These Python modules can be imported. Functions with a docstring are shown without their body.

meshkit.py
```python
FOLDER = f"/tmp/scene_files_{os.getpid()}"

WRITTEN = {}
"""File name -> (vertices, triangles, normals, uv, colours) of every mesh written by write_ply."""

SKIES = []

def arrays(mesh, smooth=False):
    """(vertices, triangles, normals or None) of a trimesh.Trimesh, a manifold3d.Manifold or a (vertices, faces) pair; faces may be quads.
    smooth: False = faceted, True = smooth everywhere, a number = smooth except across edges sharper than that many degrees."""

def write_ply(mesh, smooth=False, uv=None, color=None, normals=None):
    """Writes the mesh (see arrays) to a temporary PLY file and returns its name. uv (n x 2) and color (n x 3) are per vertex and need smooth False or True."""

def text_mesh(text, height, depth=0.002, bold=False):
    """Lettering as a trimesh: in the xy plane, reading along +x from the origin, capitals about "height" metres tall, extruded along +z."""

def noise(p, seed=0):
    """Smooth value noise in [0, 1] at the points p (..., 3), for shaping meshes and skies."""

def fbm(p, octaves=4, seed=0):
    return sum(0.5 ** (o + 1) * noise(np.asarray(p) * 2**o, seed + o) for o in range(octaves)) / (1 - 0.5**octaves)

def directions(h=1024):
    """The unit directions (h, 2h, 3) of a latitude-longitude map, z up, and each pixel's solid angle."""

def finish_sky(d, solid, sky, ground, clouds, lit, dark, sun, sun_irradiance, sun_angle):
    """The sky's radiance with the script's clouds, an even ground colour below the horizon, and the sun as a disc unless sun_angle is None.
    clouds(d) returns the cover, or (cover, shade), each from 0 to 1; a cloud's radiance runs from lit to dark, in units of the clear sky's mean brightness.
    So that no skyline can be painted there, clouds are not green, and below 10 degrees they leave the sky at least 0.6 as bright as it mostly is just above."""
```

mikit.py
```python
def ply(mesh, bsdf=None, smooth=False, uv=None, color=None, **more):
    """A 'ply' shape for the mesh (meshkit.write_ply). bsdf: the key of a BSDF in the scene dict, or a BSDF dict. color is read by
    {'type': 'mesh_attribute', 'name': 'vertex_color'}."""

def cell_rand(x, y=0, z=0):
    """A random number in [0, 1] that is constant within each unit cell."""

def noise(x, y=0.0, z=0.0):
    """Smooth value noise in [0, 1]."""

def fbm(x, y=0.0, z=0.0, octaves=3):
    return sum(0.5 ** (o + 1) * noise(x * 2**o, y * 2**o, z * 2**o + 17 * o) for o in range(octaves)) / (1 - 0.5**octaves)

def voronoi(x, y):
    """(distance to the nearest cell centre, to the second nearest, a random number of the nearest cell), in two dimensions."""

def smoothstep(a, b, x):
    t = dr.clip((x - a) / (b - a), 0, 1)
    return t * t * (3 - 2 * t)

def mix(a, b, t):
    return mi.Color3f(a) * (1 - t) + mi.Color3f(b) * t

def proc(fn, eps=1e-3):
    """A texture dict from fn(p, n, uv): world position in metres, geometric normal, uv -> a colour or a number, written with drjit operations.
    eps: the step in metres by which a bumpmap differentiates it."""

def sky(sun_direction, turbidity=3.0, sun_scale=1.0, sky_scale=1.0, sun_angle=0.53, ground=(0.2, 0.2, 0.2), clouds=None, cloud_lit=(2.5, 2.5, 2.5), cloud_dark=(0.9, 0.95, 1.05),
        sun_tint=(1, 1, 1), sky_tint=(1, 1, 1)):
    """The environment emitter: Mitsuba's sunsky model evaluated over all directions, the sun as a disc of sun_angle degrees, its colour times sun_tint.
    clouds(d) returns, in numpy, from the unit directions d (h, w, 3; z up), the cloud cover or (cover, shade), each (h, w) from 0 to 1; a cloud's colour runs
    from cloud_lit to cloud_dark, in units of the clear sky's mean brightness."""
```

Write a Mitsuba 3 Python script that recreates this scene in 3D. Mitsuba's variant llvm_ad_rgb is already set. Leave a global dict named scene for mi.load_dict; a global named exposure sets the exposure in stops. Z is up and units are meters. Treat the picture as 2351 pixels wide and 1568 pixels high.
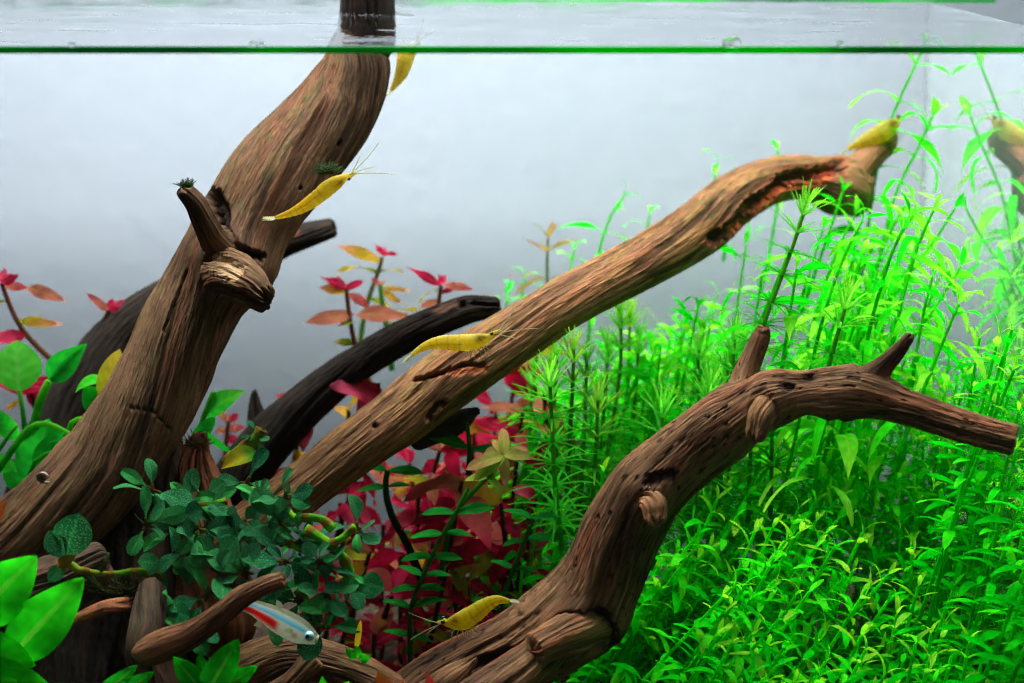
import math, random
import numpy as np, trimesh, mitsuba as mi, mikit, meshkit
import drjit as dr
from scipy.spatial import cKDTree
from mikit import proc, noise, fbm, smoothstep, mix
T = mi.ScalarTransform4f
scene, labels = {}, {}
RNG = random.Random(11)
NR = np.random.default_rng(11)

# ------------------------------------------------------------------ camera, light, exposure
FV, CX, CY = 5530.0, 1175.5, 784.0            # focal length and centre in the photo's viewing pixels (2351 x 1568)
PITCH, CAM = math.radians(10.5), np.array([0.0, -0.5, 0.0311])
FWD = np.array([0, math.cos(PITCH), -math.sin(PITCH)]); UP = np.array([0, math.sin(PITCH), math.cos(PITCH)])
exposure = 0.0
scene['camera'] = {'type': 'thinlens', 'fov': math.degrees(2 * math.atan(CX / FV)), 'fov_axis': 'x',
                   'to_world': T().look_at(origin=CAM.tolist(), target=(CAM + FWD).tolist(), up=[0, 0, 1]),
                   'aperture_radius': 0.0028, 'focus_distance': 0.578, 'near_clip': 0.01, 'far_clip': 20.0}
LAMP_RADIANCE = [20.2, 20.8, 21.3]
AMBIENT = [0.04, 0.042, 0.045]
scene['ambient'] = {'type': 'constant', 'radiance': {'type': 'rgb', 'value': AMBIENT}}

def P(vx, vy, y):
    d = FWD + (vx - CX) / FV * np.array([1.0, 0, 0]) - (vy - CY) / FV * UP
    return CAM + d * ((y - CAM[1]) / d[1])
def project(p):
    q = np.asarray(p) - CAM
    z = q @ FWD
    return np.stack([CX + FV * q[..., 0] / z, CY - FV * (q @ UP) / z], -1), z
def px(y): return FV / ((y + 0.5) * 1.0)       # pixels per metre at depth y (near enough)

# ------------------------------------------------------------------ bookkeeping
taken = {}
def key_for(name):
    n = taken.get(name, -1) + 1; taken[name] = n
    return name if n == 0 else f'{name}_{n:03d}'
def thing(name, label, cat, group=None, kind=None):
    k = key_for(name); labels[k] = {'label': label}
    if cat: labels[k]['category'] = cat
    if group: labels[k]['group'] = group
    if kind: labels[k]['kind'] = kind
    return k
def part(parent, name, shape, label=None, kind=None):
    k = key_for(parent + '__' + name); scene[k] = shape
    if label or kind:
        labels[k] = {}
        if label: labels[k]['label'] = label
        if kind: labels[k]['kind'] = kind
    return k
def single(name, shape, label, cat=None, group=None, kind=None):
    k = thing(name, label, cat, group, kind); scene[k] = shape; return k
def put(shape, M): return {**shape, 'to_world': T(M.tolist())}
def rgb(*c): return {'type': 'rgb', 'value': list(c)}
VC = {'type': 'mesh_attribute', 'name': 'vertex_color'}

# ------------------------------------------------------------------ materials
def wood_bump(p, n, uv):
    a = uv.y * 6.2831853
    c, s = dr.cos(a), dr.sin(a)
    g = fbm(uv.x * 260, c * 34, s * 34, 3)
    f = noise(uv.x * 700, c * 62, s * 62)
    return g * 0.0009 + f * 0.00022
def fibre(p, n, uv):
    a = uv.y * 6.2831853
    c, s = dr.cos(a), dr.sin(a)
    f = noise(uv.x * 300, c * 62, s * 62) * 0.55 + noise(uv.x * 620, c * 130, s * 130) * 0.45
    g = noise(uv.x * 90 + 3, c * 14, s * 14)
    fleck = smoothstep(0.70, 0.80, noise(uv.x * 900, c * 50 + 9, s * 50))
    return dr.clip(smoothstep(0.50, 0.78, f) * (0.25 + 0.6 * g) + 0.35 * fleck, 0, 0.85)
def wood_mat(**kw):
    return {'type': 'twosided', 'bsdf': {'type': 'bumpmap', 'scale': 1.0, 'tex': proc(wood_bump, eps=1.2e-4), 'bsdf': {'type': 'blendbsdf', 'weight': proc(fibre),
            'a': {'type': 'principled', 'base_color': VC, **kw}, 'b': {'type': 'principled', 'base_color': rgb(0.022, 0.012, 0.007), **kw}}}}
scene['mat_wood'] = wood_mat(roughness=0.75, specular=0.1)
scene['mat_wet_wood'] = wood_mat(roughness=0.16, specular=0.6, clearcoat=0.8, clearcoat_gloss=0.9)
PALETTE = {}                                   # leaf colours: (base, tip, midrib, margin) -> index, carried in the whole part of uv.x
def pal_index(c0, c1, rib=None, edge=None):
    return PALETTE.setdefault(tuple(tuple(float(x) for x in (c if c is not None else d)) for c, d in ((c0, c0), (c1, c0), (rib, (-1, 0, 0)), (edge, (-1, 0, 0)))), len(PALETTE))
TABLE = []
def leaf_colour(p, n, uv):
    if not TABLE:
        a = np.array(list(PALETTE), dtype=np.float32).reshape(-1, 3)
        TABLE.append([mi.Float(np.ascontiguousarray(a[:, k])) for k in range(3)])
    i = mi.UInt32(dr.clip(dr.floor(uv.x), 0, len(PALETTE) - 1)); t = dr.clip(uv.x - dr.floor(uv.x), 0, 1)
    def row(k): return mi.Color3f(*[dr.gather(mi.Float, TABLE[0][q], i * 4 + k) for q in range(3)])
    m = fbm(p.x * 330, p.y * 330, p.z * 330, 2)
    g = noise(p.x * 90 + 7, p.y * 90, p.z * 90)
    c = mix(row(0), row(1), dr.clip(t * dr.sqrt(t) + (m - 0.5) * 0.6 + (g - 0.5) * 0.4, 0, 1)) * (0.72 + 0.56 * m)
    u = dr.abs(uv.y - 0.5) * 2
    r, e = row(2), row(3)
    c = dr.select(r.x >= 0, mix(c, r, (1 - smoothstep(0.05, 0.16, u)) * 0.7 * (1 - 0.8 * t)), c)
    vein = 0.05 * dr.sin((t * 34 - u * 7)) * (1 - smoothstep(0.8, 1.0, u)) * dr.select(u > 0.02, 1.0, 0.0)
    c = dr.select(e.x >= 0, mix(c, e, smoothstep(0.68, 1.0, u) * 0.7), c)
    return dr.clip(c * (1 + vein), 0.001, 0.95)
scene['mat_leaf'] = {'type': 'principledthin', 'base_color': proc(leaf_colour), 'roughness': 0.42, 'diff_trans': 1.25, 'spec_trans': 0.0, 'eta': 1.08}
def stem_rings(p, n, uv):
    ring = smoothstep(0.45, 0.75, dr.sin(uv.x * 1.15)) * 0.8
    base = mix((0.05, 0.30, 0.012), (0.16, 0.44, 0.02), noise(p.x * 500, p.y * 500, p.z * 500))
    warm = smoothstep(0.5, 1.5, uv.y)
    return mix(mix(base, (0.30, 0.13, 0.03), warm * 0.6 * noise(p.x * 200, p.z * 200, 1.0)), (0.22, 0.085, 0.02), ring)
scene['mat_ringed_stem'] = {'type': 'principledthin', 'base_color': proc(stem_rings), 'roughness': 0.5, 'diff_trans': 0.6, 'eta': 1.2}
def speckle(p, n, uv):
    t = uv.x - dr.floor(uv.x); tone = dr.floor(uv.x) / 5.0
    f1, f2, w = mikit.voronoi(t * 19 + tone * 40, uv.y * 11)
    lo = noise(p.x * 120, p.y * 120, p.z * 120)
    dots = (1 - smoothstep(0.16, 0.34, f1)) * smoothstep(0.25, 0.7, w * 0.6 + 0.6 * lo)
    base = mix(mix((0.002, 0.065, 0.024), (0.008, 0.17, 0.042), lo), (0.03, 0.38, 0.05), tone * tone)
    rib = 1 - smoothstep(0.02, 0.06, dr.abs(uv.y - 0.5))
    base = base * (1 + 0.7 * rib) * (0.75 + 0.5 * noise(t * 9, uv.y * 40, tone * 9))
    return mix(base, (0.34, 0.44, 0.30), dots * 0.5)
scene['mat_speckled_leaf'] = {'type': 'principledthin', 'base_color': proc(speckle), 'roughness': 0.34, 'diff_trans': 0.6, 'eta': 1.13}
scene['mat_shrimp'] = {'type': 'principledthin', 'base_color': VC, 'roughness': 0.3, 'diff_trans': 1.45, 'spec_trans': 0.18, 'eta': 1.33}
scene['mat_clear'] = {'type': 'principledthin', 'base_color': rgb(0.72, 0.72, 0.45), 'roughness': 0.25, 'spec_trans': 0.55, 'diff_trans': 1.0, 'eta': 1.2}
scene['mat_fish_skin'] = {'type': 'principledthin', 'base_color': VC, 'roughness': 0.25, 'diff_trans': 1.65, 'eta': 1.35}
scene['mat_fish'] = {'type': 'twosided', 'bsdf': {'type': 'principled', 'base_color': VC, 'roughness': 0.26, 'specular': 0.6, 'metallic': 0.15}}
scene['mat_eye'] = {'type': 'roughplastic', 'diffuse_reflectance': rgb(0.008, 0.008, 0.01), 'alpha': 0.05}
scene['mat_glass'] = {'type': 'thindielectric', 'int_ior': 1.2}
scene['mat_side_glass'] = {'type': 'blendbsdf', 'weight': 0.10,
    'a': {'type': 'dielectric', 'int_ior': 1.33, 'ext_ior': 1.0},
    'b': {'type': 'twosided', 'bsdf': {'type': 'diffuse', 'reflectance': rgb(0.62, 0.72, 0.72)}}}
scene['mat_back_glass'] = {'type': 'dielectric', 'int_ior': 1.33, 'ext_ior': 1.0}      # water inside, air behind: steep lamp light stays in the tank
scene['mat_water'] = {'type': 'thindielectric', 'int_ior': 1.33}
scene['mat_drop'] = {'type': 'dielectric', 'int_ior': 1.33, 'ext_ior': 1.0}
def rim_tone(p, n, uv):
    g = fbm(p.x * 26 + 3, p.y * 90, 2.0, 3)
    return mix((0.008, 0.22, 0.06), (0.004, 0.62, 0.03), smoothstep(0.3, 0.68, g + p.x * 0.9))
scene['mat_rim'] = {'type': 'principledthin', 'base_color': proc(rim_tone), 'roughness': 0.2, 'diff_trans': 1.3, 'eta': 1.3}
def wall_tone(p, n, uv):
    g = fbm(p.x * 130, p.z * 130, 1.0, 3)
    return mix((0.268, 0.304, 0.336), (0.284, 0.320, 0.352), g)
def wall_bump(p, n, uv): return fbm(p.x * 230 + 9, p.z * 230, 4.0, 2) * 0.00022
scene['mat_wall'] = {'type': 'twosided', 'bsdf': {'type': 'bumpmap', 'scale': 1.0, 'tex': proc(wall_bump, eps=5e-4), 'bsdf': {'type': 'diffuse', 'reflectance': proc(wall_tone)}}}
def soil_tone(p, n, uv): return mix((0.012, 0.010, 0.008), (0.06, 0.045, 0.03), fbm(p.x * 500, p.y * 500, p.z * 500, 3))
scene['mat_soil'] = {'type': 'twosided', 'bsdf': {'type': 'diffuse', 'reflectance': proc(soil_tone)}}
scene['mat_lamp_case'] = {'type': 'twosided', 'bsdf': {'type': 'roughconductor', 'material': 'Al', 'alpha': 0.3}}

# ------------------------------------------------------------------ setting
XR, XL, YB, ZB = 0.1237, -0.30, 0.22, -0.20
def quad(a, b, c, d, nu=1, nv=1):
    u, v = np.meshgrid(np.linspace(0, 1, nu + 1), np.linspace(0, 1, nv + 1), indexing='ij')
    a, b, c, d = map(np.asarray, (a, b, c, d))
    pts = ((1 - u)[..., None] * ((1 - v)[..., None] * a + v[..., None] * d) + u[..., None] * ((1 - v)[..., None] * b + v[..., None] * c)).reshape(-1, 3)
    i, j = np.meshgrid(np.arange(nu), np.arange(nv), indexing='ij'); k = (i * (nv + 1) + j).ravel()
    return pts, np.stack([k, k + nv + 1, k + nv + 2, k + 1], 1)
def box(x0, x1, y0, y1, z0, z1):
    m = trimesh.creation.box(extents=[x1 - x0, y1 - y0, z1 - z0]); m.apply_translation([(x0 + x1) / 2, (y0 + y1) / 2, (z0 + z1) / 2]); return m
YW = 0.304
single('wall', mikit.ply(quad([-0.9, YW, -0.30], [0.9, YW, -0.30], [0.9, YW, 0.75], [-0.9, YW, 0.75]), 'mat_wall'),
       'pale painted wall with fine texture behind the tank', kind='structure')
# soil
gx, gy = np.meshgrid(np.linspace(XL, XR - 0.0005, 150), np.linspace(0.001, YB - 0.001, 90), indexing='ij')
gz = -0.186 + 0.012 * meshkit.fbm(np.stack([gx * 40, gy * 40, gx * 0], -1), 4, 3) + 0.003 * NR.random(gx.shape)
n0, n1 = gx.shape; ii, jj = np.meshgrid(np.arange(n0 - 1), np.arange(n1 - 1), indexing='ij'); kk = (ii * n1 + jj).ravel()
GRIDF = np.stack([kk, kk + n1, kk + n1 + 1, kk + 1], 1)
single('soil', mikit.ply((np.stack([gx, gy, gz], -1).reshape(-1, 3), GRIDF), 'mat_soil'), 'dark brown planting soil on the tank floor', kind='structure')
# water surface: low ripples, drawn up a little where the trunk comes through
TRUNK = P(843, 37, 0.13)
nx, ny = 640, 330
wx, wy = np.meshgrid(np.linspace(XL, XR, nx), np.linspace(0.0005, YB, ny), indexing='ij')
q = np.stack([wx * 42 + 0.6 * wy * 40, wy * 70, wx * 0 + 5], -1)
wz = 0.0015 * (meshkit.fbm(q, 3, 7) - 0.5) + 0.00035 * (meshkit.fbm(q * 3.1, 2, 9) - 0.5)
rr = np.hypot(wx - TRUNK[0], wy - TRUNK[1])
wz += 0.0016 * np.exp(-np.maximum(rr - 0.0068, 0) / 0.0011) + 0.00012 * np.sin(rr * 1500) * np.exp(-rr / 0.018)
for bx_, by_, r_ in ((905, 37, 0.0016), (932, 37, 0.0019), (948, 38, 0.0008)):
    b = P(bx_, by_, 0.13); d_ = np.hypot(wx - b[0], wy - b[1]); wz += 0.5 * r_ * np.exp(-(d_ / r_) ** 2)
ii, jj = np.meshgrid(np.arange(nx - 1), np.arange(ny - 1), indexing='ij'); kk = (ii * ny + jj).ravel()
single('water', mikit.ply((np.stack([wx, wy, wz], -1).reshape(-1, 3), np.stack([kk, kk + ny, kk + ny + 1, kk + 1], 1)), 'mat_water', smooth=True),
       'still clear water surface with faint ripples at the top of the tank', kind='structure')
# tank
tank = thing('glass_tank', 'rimless clear glass tank holding the planted wood', 'aquarium')
part(tank, 'front_pane', mikit.ply(quad([XL, 0, ZB], [XR, 0, ZB], [XR, 0, 0.0], [XL, 0, 0.0]), 'mat_glass'))
part(tank, 'back_pane', mikit.ply(quad([XL, YB + 0.001, ZB], [XL, YB + 0.001, 0.0], [XR, YB + 0.001, 0.0], [XR, YB + 0.001, ZB]), 'mat_back_glass'))
part(tank, 'side_pane', mikit.ply(quad([XR, 0, ZB], [XR, YB, ZB], [XR, YB, 0.0], [XR, 0, 0.0]), 'mat_side_glass'), 'right side pane mirroring the green plants')
part(tank, 'side_pane', mikit.ply(quad([XL, 0, ZB], [XL, 0, 0.0], [XL, YB, 0.0], [XL, YB, ZB]), 'mat_glass'))
rim = box(XL, XR + 0.02, -0.0046, -0.0004, -0.0008, 0.00045)
part(tank, 'rim', mikit.ply(rim, 'mat_rim'), 'green polished top edge of the front pane')
back_rim = box(XL, XR + 0.02, YB + 0.002, YB + 0.006, -0.0003, 0.0006); back_rim.vertices[:, 2] += (XR - back_rim.vertices[:, 0]) * 0.0055
part(tank, 'rim', mikit.ply(back_rim, 'mat_rim'), 'green polished top edge of the back pane')
part(tank, 'corner_seal', mikit.ply(trimesh.creation.cylinder(radius=0.00035, segment=[[XR - 0.0008, YB - 0.0006, ZB], [XR - 0.0008, YB - 0.0006, -0.0005]], sections=10),
     {'type': 'roughplastic', 'diffuse_reflectance': rgb(0.30, 0.34, 0.36), 'alpha': 0.3}), 'clear silicone seam in the back corner')
# lamp over the tank
LX0, LX1, LY0, LY1, LZ = -0.27, 0.16, 0.07, 0.184, 0.16
lamp = thing('aquarium_lamp', 'flat white light bar hanging over the tank', 'lamp')
part(lamp, 'case', mikit.ply(box(LX0 - 0.01, LX1 + 0.01, LY0 - 0.01, LY1 + 0.01, LZ + 0.001, LZ + 0.016), 'mat_lamp_case'))
em = mikit.ply(quad([LX0, LY0, LZ], [LX0, LY1, LZ], [LX1, LY1, LZ], [LX1, LY0, LZ]), {'type': 'diffuse', 'reflectance': rgb(0.5, 0.5, 0.5)})
em['emitter'] = {'type': 'area', 'radiance': {'type': 'rgb', 'value': LAMP_RADIANCE}}
part(lamp, 'light_panel', em)

# ------------------------------------------------------------------ geometry helpers
def norm(v): v = np.asarray(v, float); return v / (np.linalg.norm(v, axis=-1, keepdims=True) + 1e-12)
def spline(pts, ds):
    p = np.asarray(pts, float)
    p = np.vstack([2 * p[0] - p[1], p, 2 * p[-1] - p[-2]])
    out = []
    for i in range(1, len(p) - 2):
        n = max(2, int(np.linalg.norm((p[i + 1] - p[i])[:3]) / ds))
        t = np.linspace(0, 1, n, endpoint=False)[:, None]
        a, b, c, d = p[i - 1], p[i], p[i + 1], p[i + 2]
        out.append(0.5 * (2 * b + (c - a) * t + (2 * a - 5 * b + 4 * c - d) * t ** 2 + (3 * b - a - 3 * c + d) * t ** 3))
    out.append(p[-2][None])
    return np.vstack(out)
def frames(c, ref):
    t = norm(np.gradient(c, axis=0))
    a = ref - (t @ ref)[:, None] * t
    a = norm(a)
    return t, a, np.cross(t, a)
def gridf(m, n):
    i, j = np.meshgrid(np.arange(m - 1), np.arange(n - 1), indexing='ij'); k = (i * n + j).ravel()
    return np.stack([k, k + 1, k + n + 1, k + n], 1)
def mixc(a, b, t): return np.asarray(a) * (1 - t[..., None]) + np.asarray(b) * t[..., None]
def sst(a, b, x): t = np.clip((x - a) / (b - a), 0, 1); return t * t * (3 - 2 * t)
def tubemesh(c, r, sides=6, ref=np.array([0.13, 0.95, 0.2])):
    t, a, b = frames(c, ref); ang = np.arange(sides) * 2 * np.pi / sides
    r = np.broadcast_to(r, (len(c),))
    v = (c[:, None] + r[:, None, None] * (np.cos(ang)[None, :, None] * a[:, None] + np.sin(ang)[None, :, None] * b[:, None])).reshape(-1, 3)
    i, j = np.meshgrid(np.arange(len(c) - 1), np.arange(sides), indexing='ij')
    f = np.stack([i * sides + j, i * sides + (j + 1) % sides, (i + 1) * sides + (j + 1) % sides, (i + 1) * sides + j], -1).reshape(-1, 4)
    k = len(v); v = np.vstack([v, c[:1], c[-1:]])
    tri = np.vstack([f[:, [0, 1, 2]], f[:, [0, 2, 3]]])
    s = np.arange(sides)
    tri = np.vstack([tri, np.stack([s * 0 + k, (s + 1) % sides, s], 1), np.stack([s * 0 + k + 1, (len(c) - 1) * sides + s, (len(c) - 1) * sides + (s + 1) % sides], 1)])
    return v, tri
def cat(ms):
    vs, fs, cs, at = [], [], [], 0
    for m in ms:
        vs.append(m[0]); fs.append(np.asarray(m[1]) + at); at += len(m[0])
        if len(m) > 2: cs.append(m[2])
    return (np.vstack(vs), np.vstack(fs)) + ((np.vstack(cs),) if cs else ())
def tri(m):
    f = m[1]
    if f.shape[1] == 4: f = np.vstack([f[:, [0, 1, 2]], f[:, [0, 2, 3]]])
    return (m[0], f) + tuple(m[2:])

# ------------------------------------------------------------------ driftwood
PAL = {'tan': ((0.085, 0.040, 0.018), (0.44, 0.215, 0.098)), 'brown': ((0.036, 0.018, 0.009), (0.285, 0.146, 0.068)),
       'black': ((0.004, 0.0035, 0.003), (0.034, 0.026, 0.020)), 'dark': ((0.018, 0.012, 0.008), (0.10, 0.062, 0.036)), 'bark': ((0.020, 0.011, 0.006), (0.185, 0.100, 0.050)), 'red': ((0.08, 0.025, 0.012), (0.36, 0.13, 0.06))}
def wood(pts, pal='brown', n=128, ds=0.0005, seed=0, lump=0.16, ridge=0.00055, twist=18.0, marks=(), pits=0.0, algae=0.5, redness=0.4, end=0.35, mat='mat_wood', rough_end=0.0008, fray=0.0, blend=(), soft=0.0045, fade=None):
    """pts: (vx, vy, y, radius in viewing pixels). A weathered limb as one closed grid with grain running along it."""
    k = np.array([[*P(a, b, y), r / px(y)] for a, b, y, r in pts])
    c = spline(k, ds); r0 = np.maximum(c[:, 3], 0.0004); c = c[:, :3]
    t, a, b = frames(c, np.array([0.0, 1.0, 0.12]))
    s = np.concatenate([[0], np.cumsum(np.linalg.norm(np.diff(c, axis=0), axis=1))])
    e = 9
    th_e = np.linspace(0, 1, e + 1)[1:]
    def endcap(i, sign):
        rr = r0[i] * np.cos(th_e * np.pi / 2) ** 0.6
        cc = c[i] + sign * t[i] * (r0[i] * end * np.sin(th_e * np.pi / 2))[:, None]
        return cc, rr
    c0, q0 = endcap(0, -1); c1, q1 = endcap(-1, 1)
    C = np.vstack([c0[::-1], c, c1]); R = np.concatenate([q0[::-1], r0, q1])
    S = np.concatenate([s[0] - 0.002 * th_e[::-1], s, s[-1] + 0.002 * th_e])
    A = np.vstack([np.repeat(a[:1], e, 0), a, np.repeat(a[-1:], e, 0)]); B = np.vstack([np.repeat(b[:1], e, 0), b, np.repeat(b[-1:], e, 0)])
    th = np.linspace(0, 2 * np.pi, n + 1)
    rb = float(np.mean(r0))
    TH = th[None] + (twist * S)[:, None]
    co, si = np.cos(TH) * rb, np.sin(TH) * rb
    SS = np.broadcast_to(S[:, None], TH.shape)
    def N(fs, fa, o, sd): return meshkit.fbm(np.stack([SS * fs, co * fa, si * fa], -1), o, seed * 13 + sd)
    big = N(45, 75, 3, 1) - 0.5
    g1 = N(55, 520, 3, 2); g2 = N(170, 2100, 2, 3)
    capw = np.concatenate([th_e[::-1], np.zeros(len(c)), th_e])[:, None]
    rad = R[:, None] * (1 + 2 * lump * big * (1 - 0.5 * capw)) + ridge * 0.7 * (g1 - 0.5) * 2 + 0.42 * ridge * (g2 - 0.5) * 2
    crk = sst(0.60, 0.70, N(28, 420, 2, 5)) ; rad -= 0.0005 * crk * (1 - capw)
    rad = np.maximum(rad * (1 - (capw >= 1)), 0.0)
    D = np.cos(th)[None, :, None] * A[:, None] + np.sin(th)[None, :, None] * B[:, None]
    V = C[:, None] + rad[..., None] * D
    jag = (N(30, 900, 2, 6) - 0.5) * 2 * rough_end * sst(0, 0.5, capw) * (1 + fray)
    ax = np.vstack([np.repeat(-t[:1], e, 0), t, np.repeat(t[-1:], e, 0)])
    V += ax[:, None] * jag[..., None]
    for other in blend:                                          # swell towards the limb that grows out of this one (or that this one grows from)
        ko = spline(np.array([[*P(a_, b_, y_), q_ / px(y_)] for a_, b_, y_, q_ in other]), 0.0006)
        dist, near = cKDTree(ko[:, :3]).query(V.reshape(-1, 3))
        d2 = np.abs(dist - ko[near, 3]).reshape(V.shape[:2])
        V += D * (np.maximum(soft - d2, 0) ** 2 / (4 * soft) * (1 - capw))[..., None] * 1.25
    lo, hi = PAL[pal]
    tone = np.clip(0.08 + 0.95 * (0.34 * g1 + 0.66 * g2) + 0.9 * big, 0, 1)
    tone = sst(0.18, 0.92, tone)
    col = mixc(lo, hi, tone)
    if fade: col = mixc(mixc(*PAL[fade], tone), col, sst(.35, .8, SS / s[-1]))
    red = sst(0.5, 0.72, N(40, 260, 3, 8)) * redness
    col = mixc(col, np.array([hi[0] * 1.05, hi[1] * 0.62, hi[2] * 0.55]), red)
    up = D[..., 2]
    alg = sst(0.46, 0.66, N(150, 420, 3, 9)) * sst(-0.1, 0.7, up) * algae
    col = mixc(col, np.array([hi[0] * 0.82, hi[1] * 1.08, hi[2] * 0.6]), alg * .55)
    gm = sst(0.66, 0.74, N(420, 700, 2, 10)) * sst(0.0, 0.6, up) * algae
    col = mixc(col, (0.045, 0.075, 0.02), gm * 0.85)
    col = col * (1 - 0.5 * crk[..., None])
    if pits:
        pt = sst(0.70, 0.76, N(640, 900, 2, 12)) * pits * 0.8
        col = mixc(col, (0.012, 0.008, 0.006), pt * 0.9); V -= D * (0.0005 * pt)[..., None]
    if marks:
        pp, _ = project(V)
        facing = np.einsum('ijk,ijk->ij', D, norm(CAM - V)) > -0.15
        wob = meshkit.fbm(V * 900, 3, seed + 77) - 0.5
        for line, w, depth, c_in, c_edge in marks:
            L = np.asarray(line, float); best = np.full(pp.shape[:2], 1e9)
            if len(L) == 1: best = np.linalg.norm(pp - L[0][:2], axis=-1); ww = w
            for q0_, q1_ in zip(L[:-1], L[1:]):
                dd = q1_ - q0_; tt = np.clip(((pp - q0_) @ dd) / (dd @ dd), 0, 1)
                best = np.minimum(best, np.linalg.norm(pp - q0_ - tt[..., None] * dd, axis=-1))
            m = (1 - sst(w * 0.55, w * 1.15, best + wob * w * 1.5)) * facing
            rimm = (1 - sst(w, w * 1.9, best + wob * w)) * facing
            V -= D * (depth * m)[..., None]
            col = mixc(col, np.asarray(c_edge), 0.55 * rimm * (1 - m)); col = mixc(col, np.asarray(c_in) , m * (0.75 + 0.25 * g2))
    col = np.clip(col, 0.002, 0.9)
    M, W = V.shape[:2]
    uv = np.stack([SS, np.broadcast_to(th[None] / (2 * np.pi), TH.shape) + (twist * SS) / (2 * np.pi)], -1).reshape(-1, 2)
    f = gridf(M, W)[:, ::-1]
    return mikit.ply((V.reshape(-1, 3), f), mat, smooth=True, uv=uv, color=col.reshape(-1, 3))

DK, RD, OR = (0.012, 0.007, 0.005), (0.33, 0.075, 0.035), (0.42, 0.13, 0.05)
# main trunk
CURL = [(560, 610, .106, 60), (520, 580, .098, 46), (490, 548, .090, 34), (468, 505, .086, 29), (450, 468, .084, 26), (426, 440, .083, 22)]
SPUR = [(1925, 432, .183, 44), (1962, 396, .186, 40), (2002, 356, .188, 32), (2034, 328, .19, 26), (2044, 302, .19, 16)]
TAN_K = [(1770, 415, .17, 53), (1850, 408, .178, 51), (1915, 422, .183, 53), (1956, 446, .187, 46), (1976, 476, .188, 30)]
KNOB = [(505, 618, .106, 50), (515, 622, .094, 54), (540, 636, .084, 54), (575, 660, .079, 45), (600, 680, .077, 33)]
TRUNK_K = [(840, 98, .1305, 67), (815, 170, .128, 84), (780, 235, .126, 97), (730, 300, .122, 104), (670, 365, .118, 108), (610, 440, .113, 110), (555, 520, .108, 109), (510, 600, .104, 108),
     (465, 690, .10, 108), (425, 780, .096, 110), (380, 880, .092, 113), (325, 975, .088, 118), (255, 1070, .084, 122), (160, 1155, .08, 122)]
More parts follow.
